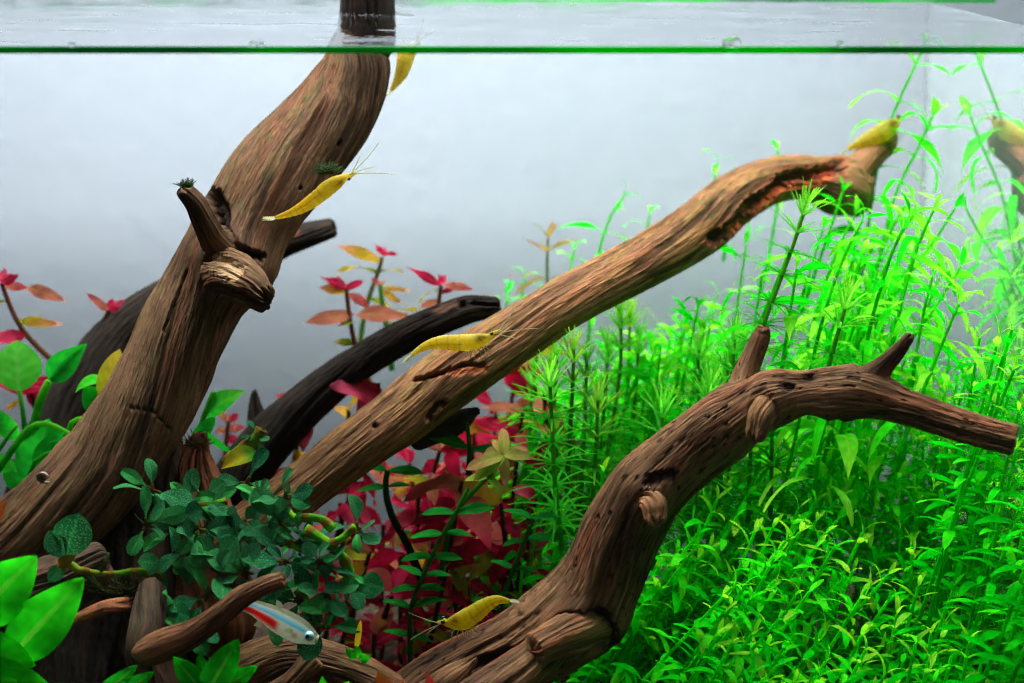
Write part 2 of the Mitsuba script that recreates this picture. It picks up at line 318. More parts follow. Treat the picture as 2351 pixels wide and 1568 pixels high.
FORK_K = [(985, 1585, .066, 84), (1085, 1530, .066, 90), (1200, 1487, .065, 100), (1300, 1420, .064, 108), (1380, 1330, .063, 104), (1428, 1222, .061, 97), (1492, 1120, .058, 90), (1580, 1040, .055, 82), (1660, 978, .052, 74),
     (1740, 930, .048, 60), (1830, 903, .044, 50), (1920, 899, .04, 47), (2000, 913, .036, 44), (2090, 938, .032, 41), (2190, 972, .029, 38)]
S_TIP1 = [(1665, 985, .052, 46), (1690, 915, .056, 32), (1718, 840, .060, 28), (1745, 775, .062, 23), (1750, 757, .062, 18)]
S_TIP2 = [(1925, 915, .040, 38), (1975, 882, .038, 32), (2025, 842, .036, 25), (2060, 808, .035, 20), (2085, 778, .035, 14)]
S_A = [(1790, 895, .050, 30), (1770, 918, .0440, 35), (1750, 952, .0400, 32), (1738, 990, .0385, 27)]
S_B = [(1475, 1120, .061, 34), (1487, 1134, .053, 33), (1501, 1156, .0475, 29), (1506, 1186, .0455, 23)]
S_C = [(1385, 1415, .067, 50), (1352, 1432, .059, 55), (1305, 1456, .051, 52), (1262, 1476, .047, 46), (1230, 1490, .045, 42)]
w1 = thing('driftwood', 'thick curved driftwood trunk rising from lower left up through the water surface', 'driftwood')
part(w1, 'trunk', wood([(842, 92, .1305, 66), (826, 118, .13, 72), (815, 170, .128, 84), (780, 235, .126, 97), (730, 300, .122, 104), (670, 365, .118, 108), (610, 440, .113, 110), (555, 520, .108, 106), (508, 600, .104, 103),
     (460, 690, .10, 102), (416, 780, .096, 103), (368, 880, .092, 105), (312, 975, .088, 108), (245, 1070, .084, 112), (155, 1155, .08, 112), (50, 1235, .078, 110), (-90, 1310, .078, 105)],
     'bark', n=190, ds=0.00055, seed=1, ridge=0.0006, lump=0.12, marks=[
      ([(492, 452), (512, 490), (508, 535)], 17, 0.004, DK, (0.03, 0.02, 0.012)), ([(470, 562), (545, 572), (600, 590)], 9, 0.003, DK, (0.05, 0.03, 0.02)),
      ([(430, 620), (398, 700), (375, 760)], 2.6, 0.0008, DK, (0.05, 0.03, 0.02)), ([(428, 500), (420, 530)], 9, 0.001, RD, (0.2, 0.08, 0.04)),
      ([(905, 150), (900, 190)], 9, 0.001, RD, (0.05, 0.03, 0.02)), ([(690, 432)], 4, 0.0015, DK, DK), ([(779, 330)], 4, 0.0015, DK, DK),
      ([(300, 935), (350, 943), (395, 990)], 2.2, 0.0004, (0.02, 0.013, 0.008), (0.03, 0.02, 0.012))], algae=0.6, blend=[CURL, KNOB], soft=.008))
part(w1, 'wet_top', wood([(845, -75, .13, 60), (845, -20, .13, 60), (844, 20, .13, 61), (843, 50, .1305, 63), (840, 98, .1305, 67)], 'black', seed=2, lump=0.06, mat='mat_wet_wood', algae=0.1, redness=0.8), 'wet dark top of the trunk above the water')
part(w1, 'stub', wood(CURL, 'bark', n=90, ds=0.0004, seed=3, lump=0.1, ridge=0.0003, end=0.5, algae=0.9, blend=[TRUNK_K]), 'curled short stub with a mossy tip')
part(w1, 'stub', wood(KNOB, 'bark', n=120, ds=0.0004, seed=4, lump=0.34, ridge=0.0011, twist=4, end=0.5, fray=2, redness=0.8, blend=[TRUNK_K], soft=.002,
     marks=[([(490, 600), (540, 620)], 26, 0.001, (0.55, 0.36, 0.18), (0.2, 0.1, 0.05)), ([(540, 668), (560, 668)], 5, 0.0006, RD, DK)]), 'broken knotty stub with pale splintered wood')
part(w1, 'root', wood([(330, 960, .094, 85), (300, 1080, .094, 98), (270, 1210, .094, 110), (210, 1360, .09, 140), (120, 1520, .085, 180), (60, 1680, .08, 190)], 'black', seed=5, ridge=0.0007))
part(w1, 'root', wood([(345, 985, .098, 70), (362, 1080, .098, 68), (350, 1180, .096, 75), (330, 1320, .09, 90), (360, 1500, .085, 120), (380, 1640, .08, 130)], 'dark', seed=6, ridge=0.0006))
part(w1, 'root', wood([(230, 1300, .062, 60), (120, 1340, .057, 62), (20, 1360, .055, 66), (-90, 1370, .055, 66)], 'dark', redness=.9, seed=7, ridge=0.0009, lump=0.3))
# branch behind it
w2 = thing('driftwood', 'dark branch crossing behind the thick trunk with its blunt end to the right', 'driftwood')
part(w2, 'branch', wood([(762, 524, .165, 21), (700, 541, .165, 29), (620, 570, .165, 35), (480, 640, .163, 42), (350, 702, .16, 46), (262, 775, .157, 52), (205, 860, .153, 62), (150, 950, .15, 66), (90, 1080, .145, 66), (60, 1240, .14, 70)],
     'black', n=96, ds=0.0007, seed=8, lump=0.12, marks=[([(615, 548), (680, 535)], 10, 0.0002, (0.16, 0.05, 0.035), (0.06, 0.03, 0.02))], algae=0.1))
# black branch
w3 = thing('driftwood', 'black branch rising to a cracked blunt tip beside the yellow shrimp', 'driftwood')
part(w3, 'branch', wood([(1138, 706, .135, 25), (1110, 706, .135, 28), (1068, 712, .135, 34), (1000, 737, .135, 37), (920, 774, .136, 41), (830, 830, .137, 44), (745, 893, .138, 49), (672, 956, .138, 55), (615, 1015, .138, 61), (555, 1095, .138, 68), (490, 1220, .138, 74)],
     'black', n=120, ds=0.0006, seed=9, marks=[([(1085, 695), (1140, 700)], 5, 0.0012, DK, DK), ([(1090, 718), (1140, 722)], 4, 0.001, (0.22, 0.14, 0.08), DK), ([(1000, 712), (1050, 695)], 9, 0.0003, (0.12, 0.06, 0.035), DK), ([(1060, 700)], 8, 0.0016, DK, DK)], algae=0.2))
part(w3, 'spur', wood([(585, 905, .14, 9), (587, 930, .14, 17), (592, 965, .14, 26), (610, 1020, .14, 44)], 'black', n=60, seed=10, lump=0.1, ridge=0.0003, end=0.8, algae=0.0))
# long pale branch
w4 = thing('driftwood', 'long tan branch slanting up to the right with red rotten cracks near its end', 'driftwood')
part(w4, 'branch', wood([(520, 1255, .085, 60), (590, 1200, .085, 61), (655, 1150, .087, 62), (790, 1045, .092, 66), (930, 945, .098, 73), (1050, 855, .104, 74), (1160, 785, .11, 66), (1320, 683, .12, 61), (1480, 600, .135, 62), (1600, 527, .15, 67),
     (1690, 455, .162, 63), (1770, 415, .17, 53), (1850, 408, .178, 51), (1915, 422, .183, 53), (1956, 446, .187, 46), (1976, 476, .188, 30)], 'tan', n=170, ds=0.0005, seed=11, blend=[SPUR], soft=.008, lump=0.10, ridge=0.0005, redness=0.3, twist=9, algae=0.6, marks=[
      ([(1640, 548), (1700, 512), (1728, 468), (1772, 440), (1800, 408), (1868, 400), (1925, 382)], 17, 0.0024, (0.05, 0.014, 0.008), RD), ([(1690, 535), (1722, 515), (1752, 478), (1790, 446), (1825, 425), (1870, 428), (1905, 405)], 8, 0.0002, (0.62, 0.12, 0.04), (0.2, 0.06, 0.03)), ([(1700, 492), (1728, 480)], 13, 0.0004, (0.42, 0.12, 0.05), DK), ([(1880, 400), (1922, 384)], 8, 0.0004, (0.55, 0.09, 0.035), DK),
      ([(950, 872), (1010, 858), (1060, 838), (1110, 838)], 5, 0.0012, DK, OR), ([(1040, 856), (1075, 850), (1112, 846)], 9, 0.0003, (0.48, 0.12, 0.045), (0.3, .1, .05)), ([(985, 960), (1000, 935), (1020, 925)], 9, 0.0012, DK, (0.3, 0.14, 0.07)), ([(862, 977)], 6, 0.001, DK, DK)]))
part(w4, 'spur', wood(SPUR, 'tan', blend=[TAN_K], soft=.002, n=80, seed=12, lump=0.15, ridge=0.0004, redness=0.7, algae=0.3))
part(w4, 'stub', wood([(1092, 945, .112, 12), (1070, 958, .112, 24), (1035, 978, .11, 28), (960, 1000, .106, 34)], 'black', n=70, seed=13, lump=0.12, end=0.7, algae=0.0), 'black stub on the underside of the branch')
# forked branch in front
w5 = thing('driftwood', 'forked brown branch bending up from the bottom centre to the right', 'driftwood')
part(w5, 'branch', wood([(900, 1660, .066, 80), (985, 1585, .066, 84), (1085, 1530, .066, 90), (1200, 1487, .065, 100), (1300, 1420, .064, 108), (1380, 1330, .063, 104), (1428, 1222, .061, 97), (1492, 1120, .058, 90), (1580, 1040, .055, 82), (1660, 978, .052, 74),
     (1740, 930, .048, 60), (1830, 903, .044, 50), (1920, 899, .04, 47), (2000, 913, .036, 44), (2090, 938, .032, 41), (2190, 972, .029, 38), (2260, 993, .027, 37), (2325, 1010, .026, 36)], 'brown', n=180, ds=0.0005, seed=14, lump=0.10, ridge=0.0005, pits=1.0, twist=7, end=0.12, algae=0.2, redness=0.5, marks=[
      ([(1290, 1435), (1380, 1420), (1400, 1470)], 22, 0.003, DK, DK), ([(1490, 1105), (1540, 1090)], 14, 0.0015, DK, DK), ([(1080, 1530), (1170, 1500)], 14, 0.002, DK, DK), ([(1858, 866)], 9, 0.001, DK, DK), ([(1800, 885), (1815, 890)], 9, 0.001, DK, DK)], blend=[S_TIP1, S_TIP2, S_A, S_B, S_C], soft=.0075))
part(w5, 'branch_tip', wood(S_TIP1, 'brown', blend=[FORK_K], n=80, seed=15, lump=0.1, ridge=0.0005, pits=0.8, algae=0.1))
part(w5, 'branch_tip', wood(S_TIP2, 'brown', blend=[FORK_K], n=80, seed=16, lump=0.1, ridge=0.0003, end=0.8, algae=0.1, redness=0.7))
part(w5, 'stub', wood(S_A, 'tan', blend=[FORK_K], soft=.002, fade='brown', n=80, seed=17, lump=0.32, ridge=0.0007, twist=2, end=.8, rough_end=.0014, redness=0.6))
part(w5, 'stub', wood(S_B, 'tan', blend=[FORK_K], soft=.002, fade='brown', n=80, seed=18, lump=0.5, ridge=0.0009, twist=2, end=.8, rough_end=.0016, redness=0.6))
part(w5, 'stub', wood(S_C, 'tan', blend=[FORK_K], soft=.002, fade='brown', n=100, seed=19, lump=0.14, ridge=0.0008, redness=0.9, end=0.25), 'cut reddish stub')
part(w5, 'root', wood([(960, 1620, .05, 44), (1030, 1560, .05, 32), (1075, 1525, .052, 17), (1090, 1512, .053, 10)], 'brown', n=80, seed=20, lump=0.15, pits=0.6, algae=0.1))
part(w5, 'root', wood([(1020, 1660, .04, 66), (1120, 1590, .042, 60), (1210, 1530, .048, 56), (1270, 1480, .055, 50)], 'brown', n=110, seed=21, lump=0.12, pits=0.5, algae=0.1))
# small branch near the glass
w6 = thing('driftwood', 'small crooked branch close to the glass in front of the neon fish tail', 'driftwood')
part(w6, 'branch', wood([(648, 1330, .022, 21), (610, 1342, .022, 24), (560, 1368, .023, 27), (505, 1412, .025, 30), (450, 1450, .027, 35), (385, 1478, .029, 40), (330, 1500, .03, 34), (312, 1515, .03, 22)], 'brown', n=110, seed=22, lump=0.14, ridge=0.0003, end=0.2, algae=0.3, redness=0.6))
part(w6, 'stub', wood([(350, 1350, .045, 34), (340, 1420, .038, 42), (325, 1475, .032, 38), (322, 1530, .03, 34), (340, 1640, .03, 40)], 'dark', n=90, seed=23, lump=0.2, ridge=0.0005, marks=[([(345, 1480)], 14, 0.003, DK, DK)]))
w7 = thing('driftwood', 'smooth brown root running along the bottom below the neon fish', 'driftwood')
part(w7, 'root', wood([(520, 1560, .07, 70), (640, 1515, .068, 62), (720, 1512, .066, 52), (800, 1540, .064, 50), (880, 1585, .062, 52), (960, 1650, .06, 60)], 'brown', n=130, seed=24, lump=0.15, ridge=0.0006, redness=0.5))
part(w7, 'root', wood([(715, 1520, .058, 34), (660, 1570, .054, 26), (590, 1610, .05, 30)], 'brown', n=80, seed=25, lump=0.15, ridge=0.0005))
w8 = thing('driftwood', 'short knobbly twig between the green leaves and the speckled leaves at lower left', 'driftwood')
part(w8, 'twig', wood([(168, 1425, .035, 10), (195, 1413, .035, 13), (225, 1400, .036, 15), (252, 1392, .037, 15), (300, 1385, .045, 16)], 'red', n=60, seed=26, lump=0.3, ridge=0.0003, end=0.6))
w9 = thing('driftwood', 'fuzzy reddish wood stump just right of the trunk base', 'driftwood')
part(w9, 'stump', wood([(458, 1015, .098, 18), (450, 1045, .098, 36), (448, 1085, .097, 50), (455, 1150, .095, 66), (470, 1260, .09, 80), (500, 1420, .085, 100)], 'red', n=110, seed=27, lump=0.4, ridge=0.0014, end=0.8, fray=2))

# ------------------------------------------------------------------ leaves
PROF = {'oval': lambda t: np.sin(np.pi * t ** 0.9) ** 0.75, 'lance': lambda t: np.sin(np.pi * t ** 0.75) ** 1.05, 'strap': lambda t: np.clip(np.sin(np.pi * t) ** 0.45, 0, 1) * (1 - 0.25 * t),
        'spoon': lambda t: (0.16 + 0.84 * sst(0.15, 0.6, t)) * np.clip(1 - ((t - 0.62) / 0.40).clip(0) ** 2.2, 0, 1) ** 0.5 * sst(-0.02, 0.04, t), 'sword': lambda t: np.sin(np.pi * t ** 0.82) ** 0.8, 'pear': lambda t: np.sin(np.pi * t ** 1.25) ** 0.7}
def leaf_mesh(width, shape='lance', arch=0.3, fold=0.15, wave=0.0, twist=0.0, c0=(0.02, 0.3, 0.02), c1=None, rib=None, edge=None, seed=0, nl=10, nw=4, mottle=0.25, mat='mat_leaf', curl=0.0, tone=0):
    """A leaf of length 1 along +x, upper side +z."""
    t = np.linspace(0, 1, nl + 1); u = np.linspace(-1, 1, nw + 1)
    Tt, U = np.meshgrid(t, u, indexing='ij')
    w = PROF[shape](np.clip(t, 1e-4, 1 - 1e-4)) * width / 2 + 0.004
    ang = -arch * 2 * t                                            # bend in the xz plane
    ds = np.diff(t, prepend=0)
    xc = np.cumsum(np.cos(ang - arch * -0.6) * ds); zc = np.cumsum(np.sin(ang + arch * 0.6) * ds)
    y = U * w[:, None]
    z = fold * np.abs(U) * w[:, None] + wave * width * np.sin(Tt * 9 + seed) * U * np.abs(U) + curl * U ** 2 * w[:, None]
    nx_, nz_ = -np.sin(ang + arch * 0.6), np.cos(ang + arch * 0.6)
    a = twist * Tt
    yy, zz = y * np.cos(a) - z * np.sin(a), y * np.sin(a) + z * np.cos(a)
    V = np.stack([xc[:, None] + nx_[:, None] * zz, yy, zc[:, None] + nz_[:, None] * zz], -1)
    c1 = c0 if c1 is None else c1
    uv = np.stack([Tt * 0.98 + 0.005 + (tone if mat == 'mat_speckled_leaf' else pal_index(c0, c1, rib, edge)), U * 0.5 + 0.5], -1).reshape(-1, 2)
    return mikit.ply((V.reshape(-1, 3), gridf(nl + 1, nw + 1)), mat, smooth=True, uv=uv)
def basis(d, up):
    d = norm(d); y = norm(np.cross(up, d)); z = np.cross(d, y)
    return d, y, z
def place(base, tip, up=(0, 0, 1), wscale=1.0):
    L = np.linalg.norm(np.subtract(tip, base)); d, y, z = basis(np.subtract(tip, base), np.asarray(up, float))
    M = np.eye(4); M[:3, 0], M[:3, 1], M[:3, 2], M[:3, 3] = d * L, y * L * wscale, z * L, base
    return M
def stem_shape(c, r0, r1, col0, col1, sides=6, mat='mat_leaf'):
    v, f = tubemesh(c, np.linspace(r0, r1, len(c)), sides)
    t = np.concatenate([np.repeat(np.linspace(0, 1, len(c)), sides), [0, 1]])
    uv = np.stack([t * 0.97 + 0.01 + pal_index(col0, col1), t * 0 + 0.8], -1)
    return mikit.ply((v, f), mat, smooth=True, uv=uv)
def lookup(c, s):
    d = np.concatenate([[0], np.cumsum(np.linalg.norm(np.diff(c, axis=0), axis=1))])
    s = np.clip(s, 0, d[-1]); p = np.array([np.interp(s, d, c[:, k]) for k in range(3)])
    e = np.array([np.interp(min(s + 0.001, d[-1]), d, c[:, k]) - np.interp(max(s - 0.001, 0), d, c[:, k]) for k in range(3)])
    return p, norm(e), d[-1]
def perp(t, phi):
    a = norm(np.cross(t, [0.31, 0.9, 0.17])); b = np.cross(t, a)
    return math.cos(phi) * a + math.sin(phi) * b
SOILZ = -0.182

# ---- species 1: fine green stems with small paired leaves
G0, G1, GY, GD = (0.012, 0.82, 0.010), (0.07, 0.86, 0.014), (0.46, 0.88, 0.03), (0.004, 0.62, 0.009)
pw = [leaf_mesh(.25, 'strap', a, .10, .05, tw, c, c1, rib=None, seed=i, nl=8, nw=2) for i, (a, tw, c, c1) in enumerate([
    (.42, .1, G0, G1), (.62, -.2, G0, G0), (.3, .25, G1, G1), (.5, 0, GD, G0), (.75, .2, G1, (0.08, .62, .015)), (.25, -.3, GD, GD), (.5, .5, (0.10, .62, .02), (0.40, .66, .05)), (.6, -.4, (0.003, .46, .008), (0.006, .56, .008))])]
pwy = [leaf_mesh(.24, 'strap', a, .12, .05, tw, c, c1, seed=20 + i, nl=7, nw=2) for i, (a, tw, c, c1) in enumerate([
    (.35, .1, (0.12, .62, .015), GY), (.55, -.2, G1, GY), (.2, .2, (0.22, .7, .03), (0.42, .82, .05)), (.65, 0, GY, (0.2, .7, .02))])]
def paired_stem(name, label, group, top, base, leafL, gap, n_parts, n_more, tips, young, rng, stemr=0.00062, col=((0.003, .46, .006), (0.04, .78, .012)), phi0=None, bend=0.02, catn='plant', lw=1.0, hang=0.25):
    k = thing(name, label, catn, group)
    mid = (top + base) / 2 + np.array([rng.uniform(-1, 1), rng.uniform(-1, 1), 0]) * bend * np.linalg.norm(top - base)
    c = spline(np.array([base, mid, top]), 0.004)
    part(k, 'stem', stem_shape(c, stemr, stemr * 0.7, *col, sides=5))
    phi = rng.uniform(0, 6.28) if phi0 is None else phi0
    _, _, L = lookup(c, 0); s, rest, i = L, [], 0
    while i < n_parts + n_more and s > 0.004:
        p, t, _ = lookup(c, s)
        for side in (0, 1):
            o = perp(t, phi + side * math.pi + rng.uniform(-.25, .25))
            open_ = min(1.0, 0.35 + 0.3 * i) + rng.uniform(-.12, .12)
            l = leafL * (0.55 + 0.25 * min(i, 2)) * rng.uniform(.85, 1.15)
            d = norm(o * open_ + t * (1.05 - open_ * 0.75) + np.array([0, 0, -hang]) * open_)
            src = rng.choice(tips) if i < young else rng.choice(pw) if i < n_parts else rng.choice([pw[0], pw[3], pw[5], pw[7]])
            M = place(p, p + d * l, norm(t + 0.3 * np.array([0, 0, 1])), lw)
            if i < n_parts: part(k, 'leaf', put(src, M))
            else: rest.append((src, M))
        phi += math.pi / 2 + rng.uniform(-.2, .2); s -= gap * rng.uniform(.85, 1.15) * (0.55 if i < 2 else 1.0); i += 1
    if rest:
        ms = []
        for src, M in rest:
            v, f, _, cc, _ = meshkit.WRITTEN[src['filename']]
            ms.append((v @ M[:3, :3].T + M[:3, 3], f, cc))
        v, f, cc = cat(ms)
        part(k, 'lower_leaves', mikit.ply((v, f), 'mat_leaf', smooth=True, uv=cc), kind='stuff')
    return k
def inside(poly, x, y):
    r, n = False, len(poly)
    for i in range(n):
        (x0, y0), (x1, y1) = poly[i], poly[i - 1]
        if (y0 > y) != (y1 > y) and x < (x1 - x0) * (y - y0) / (y1 - y0) + x0: r = not r
    return r
rng = random.Random(5)
POLY = [(1330, 1740), (1395, 1540), (1520, 1290), (1600, 1180), (1760, 1010), (1900, 950), (2000, 930), (2120, 830), (2200, 760), (2440, 700), (2440, 1760), (1330, 1760)]
tops = []
for i in range(9000):
    vx, vy = rng.uniform(1330, 2440), rng.uniform(700, 1760)
    if not inside(POLY, vx, vy): continue
    y = 0.012 + 0.16 * ((1700 - vy) / 1000) + rng.uniform(-.012, .02)
    ymin = 0.088 if vx < 1640 else 0.075 if vx < 1850 else 0.062 if vx < 2200 else 0.045
    if vy < 1100 or vx < 1640: y = max(y, ymin)
    if vy < 1130 and vx > 1600: y = max(y, 0.062)
    y = min(max(y, .012), .19)
    if vx > 2100: y = min(y, (XR - 0.007) / ((vx - CX) / FV) - 0.5)
    if vy < 1090 and y < .05: continue
    p = P(vx, vy, y)
    if y < 0.004: continue
    if any((vx - a) ** 2 + (vy - b) ** 2 < 33 ** 2 for a, b in tops): continue
    tops.append((vx, vy))
    Lz = rng.uniform(.05, .07) + 0.02
    lean = rng.uniform(.35, .85) if vx < 2050 else rng.uniform(.05, .3)
    base = p + np.array([-lean * Lz, rng.uniform(-.1, .25) * Lz, -Lz])
    lim = P(1, 1600 if vx > 1650 else 1700, y)[2] - 0.02
    paired_stem('carpet_stem', 'slender bright green stem with small paired leaves in the dense thicket at lower right', 'small leaved green stems in the thicket', p, base, rng.uniform(.0080, .0104), .0062, 4, 7,
                pwy if rng.random() < .62 else pw, 2, rng)
    if len(tops) >= 296: break
# a few stems in front of the right half and left of the forked branch
for vx, vy, y in ((1385, 1085, .10), (1290, 1180, .10), (1340, 1210, .10), (1230, 1190, .105), (1275, 1260, .1), (1180, 1215, .11), (1320, 1330, .1), (1120, 1240, .11), (1140, 1330, .105), (1060, 1290, .11), (1090, 1380, .10), (1200, 1300, .10)):
    p = P(vx, vy, y); Lz = .05
    paired_stem('carpet_stem', 'small leaved green stem standing just left of the forked branch', 'green stems left of the forked branch', p, p + np.array([rng.uniform(-.3, .05) * Lz, .005, -Lz]), rng.uniform(.0072, .0095), .0078, 4, 2,
                pwy if vy < 1200 else pw, 1, rng, lw=1.15)

# ---- species 2: needle leaved stems
def needle(col0, col1): return (np.asarray(col0), np.asarray(col1))
def whorl_mesh(p, t, R, n, up, rng, c0, c1, w=0.00042):
    ms = []
    for j in range(n):
        o = perp(t, j * 6.283 / n + rng.uniform(-.2, .2))
        l = R * rng.uniform(.75, 1.1)
        s = np.linspace(0, 1, 6)
        d = norm(o * (1 - up) + t * up)
        c = p + d * (s * l)[:, None] + np.array([0, 0, -1]) * (l * 0.28 * s ** 2.2)[:, None] * (1 - up)
        sidev = norm(np.cross(d, t)); wv = (w * (1 - 0.75 * s ** 2))[:, None]
        nn = norm(np.cross(sidev, d)) * 0.35
        v = np.vstack([c - sidev * wv + nn * wv, c, c + sidev * wv + nn * wv]); k = np.arange(5)
        f = np.vstack([np.stack([k, k + 1, k + 7, k + 6], 1), np.stack([k + 6, k + 7, k + 13, k + 12], 1)])
        cc = np.stack([np.tile(s, 3) * .97 + .01 + pal_index(np.round(c0, 3), np.round(c1, 3)), np.full(18, .8)], 1)
        ms.append(tri((v, f, cc)))
    return cat(ms)
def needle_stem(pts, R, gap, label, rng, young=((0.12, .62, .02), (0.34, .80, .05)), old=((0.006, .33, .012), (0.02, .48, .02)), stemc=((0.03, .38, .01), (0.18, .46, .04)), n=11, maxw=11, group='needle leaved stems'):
    k = thing('needle_plant', label, 'plant', group)
    c = spline(np.array([P(*q) for q in pts][::-1]), 0.003)
    part(k, 'stem', stem_shape(c, .0008, .0005, *stemc))
    _, _, L = lookup(c, 0); s = L
    for i in range(maxw):
        if s < 0.003: break
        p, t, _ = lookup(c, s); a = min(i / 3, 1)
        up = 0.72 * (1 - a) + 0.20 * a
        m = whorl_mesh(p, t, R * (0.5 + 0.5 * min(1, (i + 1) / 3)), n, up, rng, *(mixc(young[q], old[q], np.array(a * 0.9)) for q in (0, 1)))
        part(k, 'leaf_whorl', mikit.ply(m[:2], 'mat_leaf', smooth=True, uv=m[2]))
        s -= gap * (0.35 + 0.65 * a) * rng.uniform(.85, 1.15)
rng = random.Random(8)
for pts, R, gap, lab in (
    ([(1848, 480, .10), (1822, 560, .10), (1785, 660, .10), (1745, 770, .102), (1700, 930, .105), (1670, 1080, .11)], .0125, .0068, 'needle leaved stem with a feathery top under the end of the tan branch'),
    ([(1262, 872, .085), (1266, 950, .085), (1270, 1030, .087), (1275, 1120, .09), (1290, 1260, .10)], .0120, .0060, 'yellow green needle leaved stem with a full bushy top below the tan branch'),
    ([(1945, 690, .085), (1925, 760, .085), (1900, 850, .087), (1880, 940, .09)], .0120, .0085, 'needle leaved stem with a star shaped top between the two raised branch tips'),
    ([(1425, 735, .14), (1425, 830, .138), (1410, 950, .135), (1385, 1100, .13), (1370, 1250, .13)], .0125, .0080, 'dark needle leaved stem hanging its leaves below the tan branch')):
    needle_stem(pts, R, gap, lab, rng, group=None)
for i in range(18):
    vx = rng.uniform(1190, 1780) ; vy = rng.uniform(700, 1010) if vx < 1600 else rng.uniform(760, 1000)
    tl = 845 - 0.62 * (vx - 1160)
    vy = max(vy, tl + 60)
    y = rng.uniform(.105, .165) if vy < 900 else rng.uniform(.09, .13)
    dx = rng.uniform(-70, 10)
    olive = rng.random() < .3
    needle_stem([(vx, vy, y), (vx + dx * .2, vy + 110, y), (vx + dx * .55, vy + 240, y + .002), (vx + dx, vy + 420, y + .004)], rng.uniform(.010, .0150), rng.uniform(.0075, .0105),
                'needle leaved green stem in the thicket between the tan branch and the forked branch', rng,
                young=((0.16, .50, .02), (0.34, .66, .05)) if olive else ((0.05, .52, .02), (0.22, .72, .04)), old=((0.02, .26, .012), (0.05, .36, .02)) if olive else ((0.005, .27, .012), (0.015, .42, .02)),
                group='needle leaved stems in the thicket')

# ---- species 3: tall stems with long soft leaves at the back
sl = [leaf_mesh(w * .8, sh, a, .12, .08, tw, c, c1, rib=r, seed=40 + i, nl=10, nw=4) for i, (w, sh, a, tw, c, c1, r) in enumerate([
    (.26, 'lance', .6, .3, G0, (0.12, .80, .02), GY), (.17, 'strap', .95, -.4, G1, (0.24, .82, .03), None), (.24, 'lance', .4, .5, (0.04, .70, .02), GY, GY), (.15, 'strap', 1.1, 0, G0, G1, None), (.30, 'lance', .75, .7, (0.10, .76, .02), (0.34, .86, .04), GY),
    (.24, 'lance', .5, -.8, GD, G0, G1), (.16, 'strap', .7, .5, (0.16, .72, .03), (0.40, .86, .06), None), (.14, 'strap', 1.25, -.3, GD, G0, None)])]
slb = [leaf_mesh(.22, 'lance', a, .1, .05, .2, (0.26, .22, .05), c1, seed=60 + i) for i, (a, c1) in enumerate([(.3, (0.30, .16, .05)), (.5, (0.14, .28, .04)), (.1, (0.28, .12, .06))])]
def long_stem(pts, leafL, gap, label, rng, leaves=None, nmax=9, group=None, r=.00062, per=2, cols=((0.006, .52, .010), (0.10, .74, .02)), hang=.32):
    k = thing('tall_stem_plant', label, 'plant', group)
    c = spline(np.array([P(*q) for q in pts][::-1]), 0.004)
    part(k, 'stem', stem_shape(c, r, r * .65, *cols))
    _, _, L = lookup(c, 0); s = L; phi = rng.uniform(0, 6.28)
    for i in range(nmax):
        if s < 0.003: break
        p, t, _ = lookup(c, s)
        for j in range(per):
            o = perp(t, phi + j * 6.283 / per + rng.uniform(-.3, .3)); open_ = min(1, .45 + .25 * i)
            l = leafL * (0.62 + .28 * min(i, 2)) * rng.uniform(.8, 1.3)
            d = norm(o * open_ + t * (1.0 - .7 * open_) + np.array([0, 0, -hang]) * open_)
            part(k, 'leaf', put(rng.choice(leaves or sl), place(p, p + d * l, norm(t + .3 * np.array([0, 0, 1])))))
        phi += math.pi / 2 + rng.uniform(-.3, .3); s -= gap * rng.uniform(.8, 1.2) * (.5 if i == 0 else 1)
rng = random.Random(21)
long_stem([(2118, 114, .186), (2092, 170, .186), (2062, 235, .186), (2030, 320, .186), (2008, 420, .186), (1990, 540, .186), (1960, 680, .184), (1930, 860, .18)], .0155, .0100, 'tall green stem reaching the water surface near the right glass corner', rng, nmax=9)
long_stem([(2140, 268, .178), (2105, 345, .178), (2062, 430, .178), (2030, 540, .178), (2000, 680, .176), (1970, 850, .17)], .0150, .0085, 'tall green stem beside the yellow shrimp on the branch end', rng, nmax=9)
long_stem([(2192, 478, .16), (2150, 545, .16), (2080, 640, .158), (1995, 750, .155), (1920, 860, .15)], .0170, .0065, 'leafy green stem arching up against the right glass pane', rng, nmax=10)
long_stem([(2205, 612, .125), (2150, 700, .125), (2085, 790, .123), (2020, 900, .12)], .0150, .0065, 'pale green stem with a pointed tip above the raised branch end at right', rng, nmax=8)
long_stem([(1432, 452, .20), (1405, 490, .20), (1380, 560, .20), (1362, 650, .20), (1350, 800, .20)], .0095, .0085, 'slim pale green stem rising behind the middle of the tan branch', rng, nmax=7)
long_stem([(1258, 548, .19), (1256, 610, .19), (1258, 700, .19), (1262, 850, .19)], .0120, .0080, 'brownish stem with narrow leaves behind the tan branch', rng, leaves=slb, nmax=5, per=3, cols=((0.10, .32, .03), (0.26, .26, .06)))
long_stem([(1785, 345, .205), (1790, 420, .205), (1770, 560, .205), (1740, 700, .2)], .008, .009, 'faint green stem showing its tip above the bend of the tan branch', rng, nmax=6)
long_stem([(1935, 440, .165), (1915, 500, .165), (1880, 600, .165), (1840, 720, .16)], .0105, .0090, 'dark green leafy stem in front of the end of the tan branch', rng, leaves=[sl[0], sl[5], sl[3]], nmax=6)
long_stem([(1690, 420, .205), (1680, 480, .205), (1660, 600, .205)], .0085, .008, 'faint green stem just left of the bend of the tan branch', rng, nmax=4)
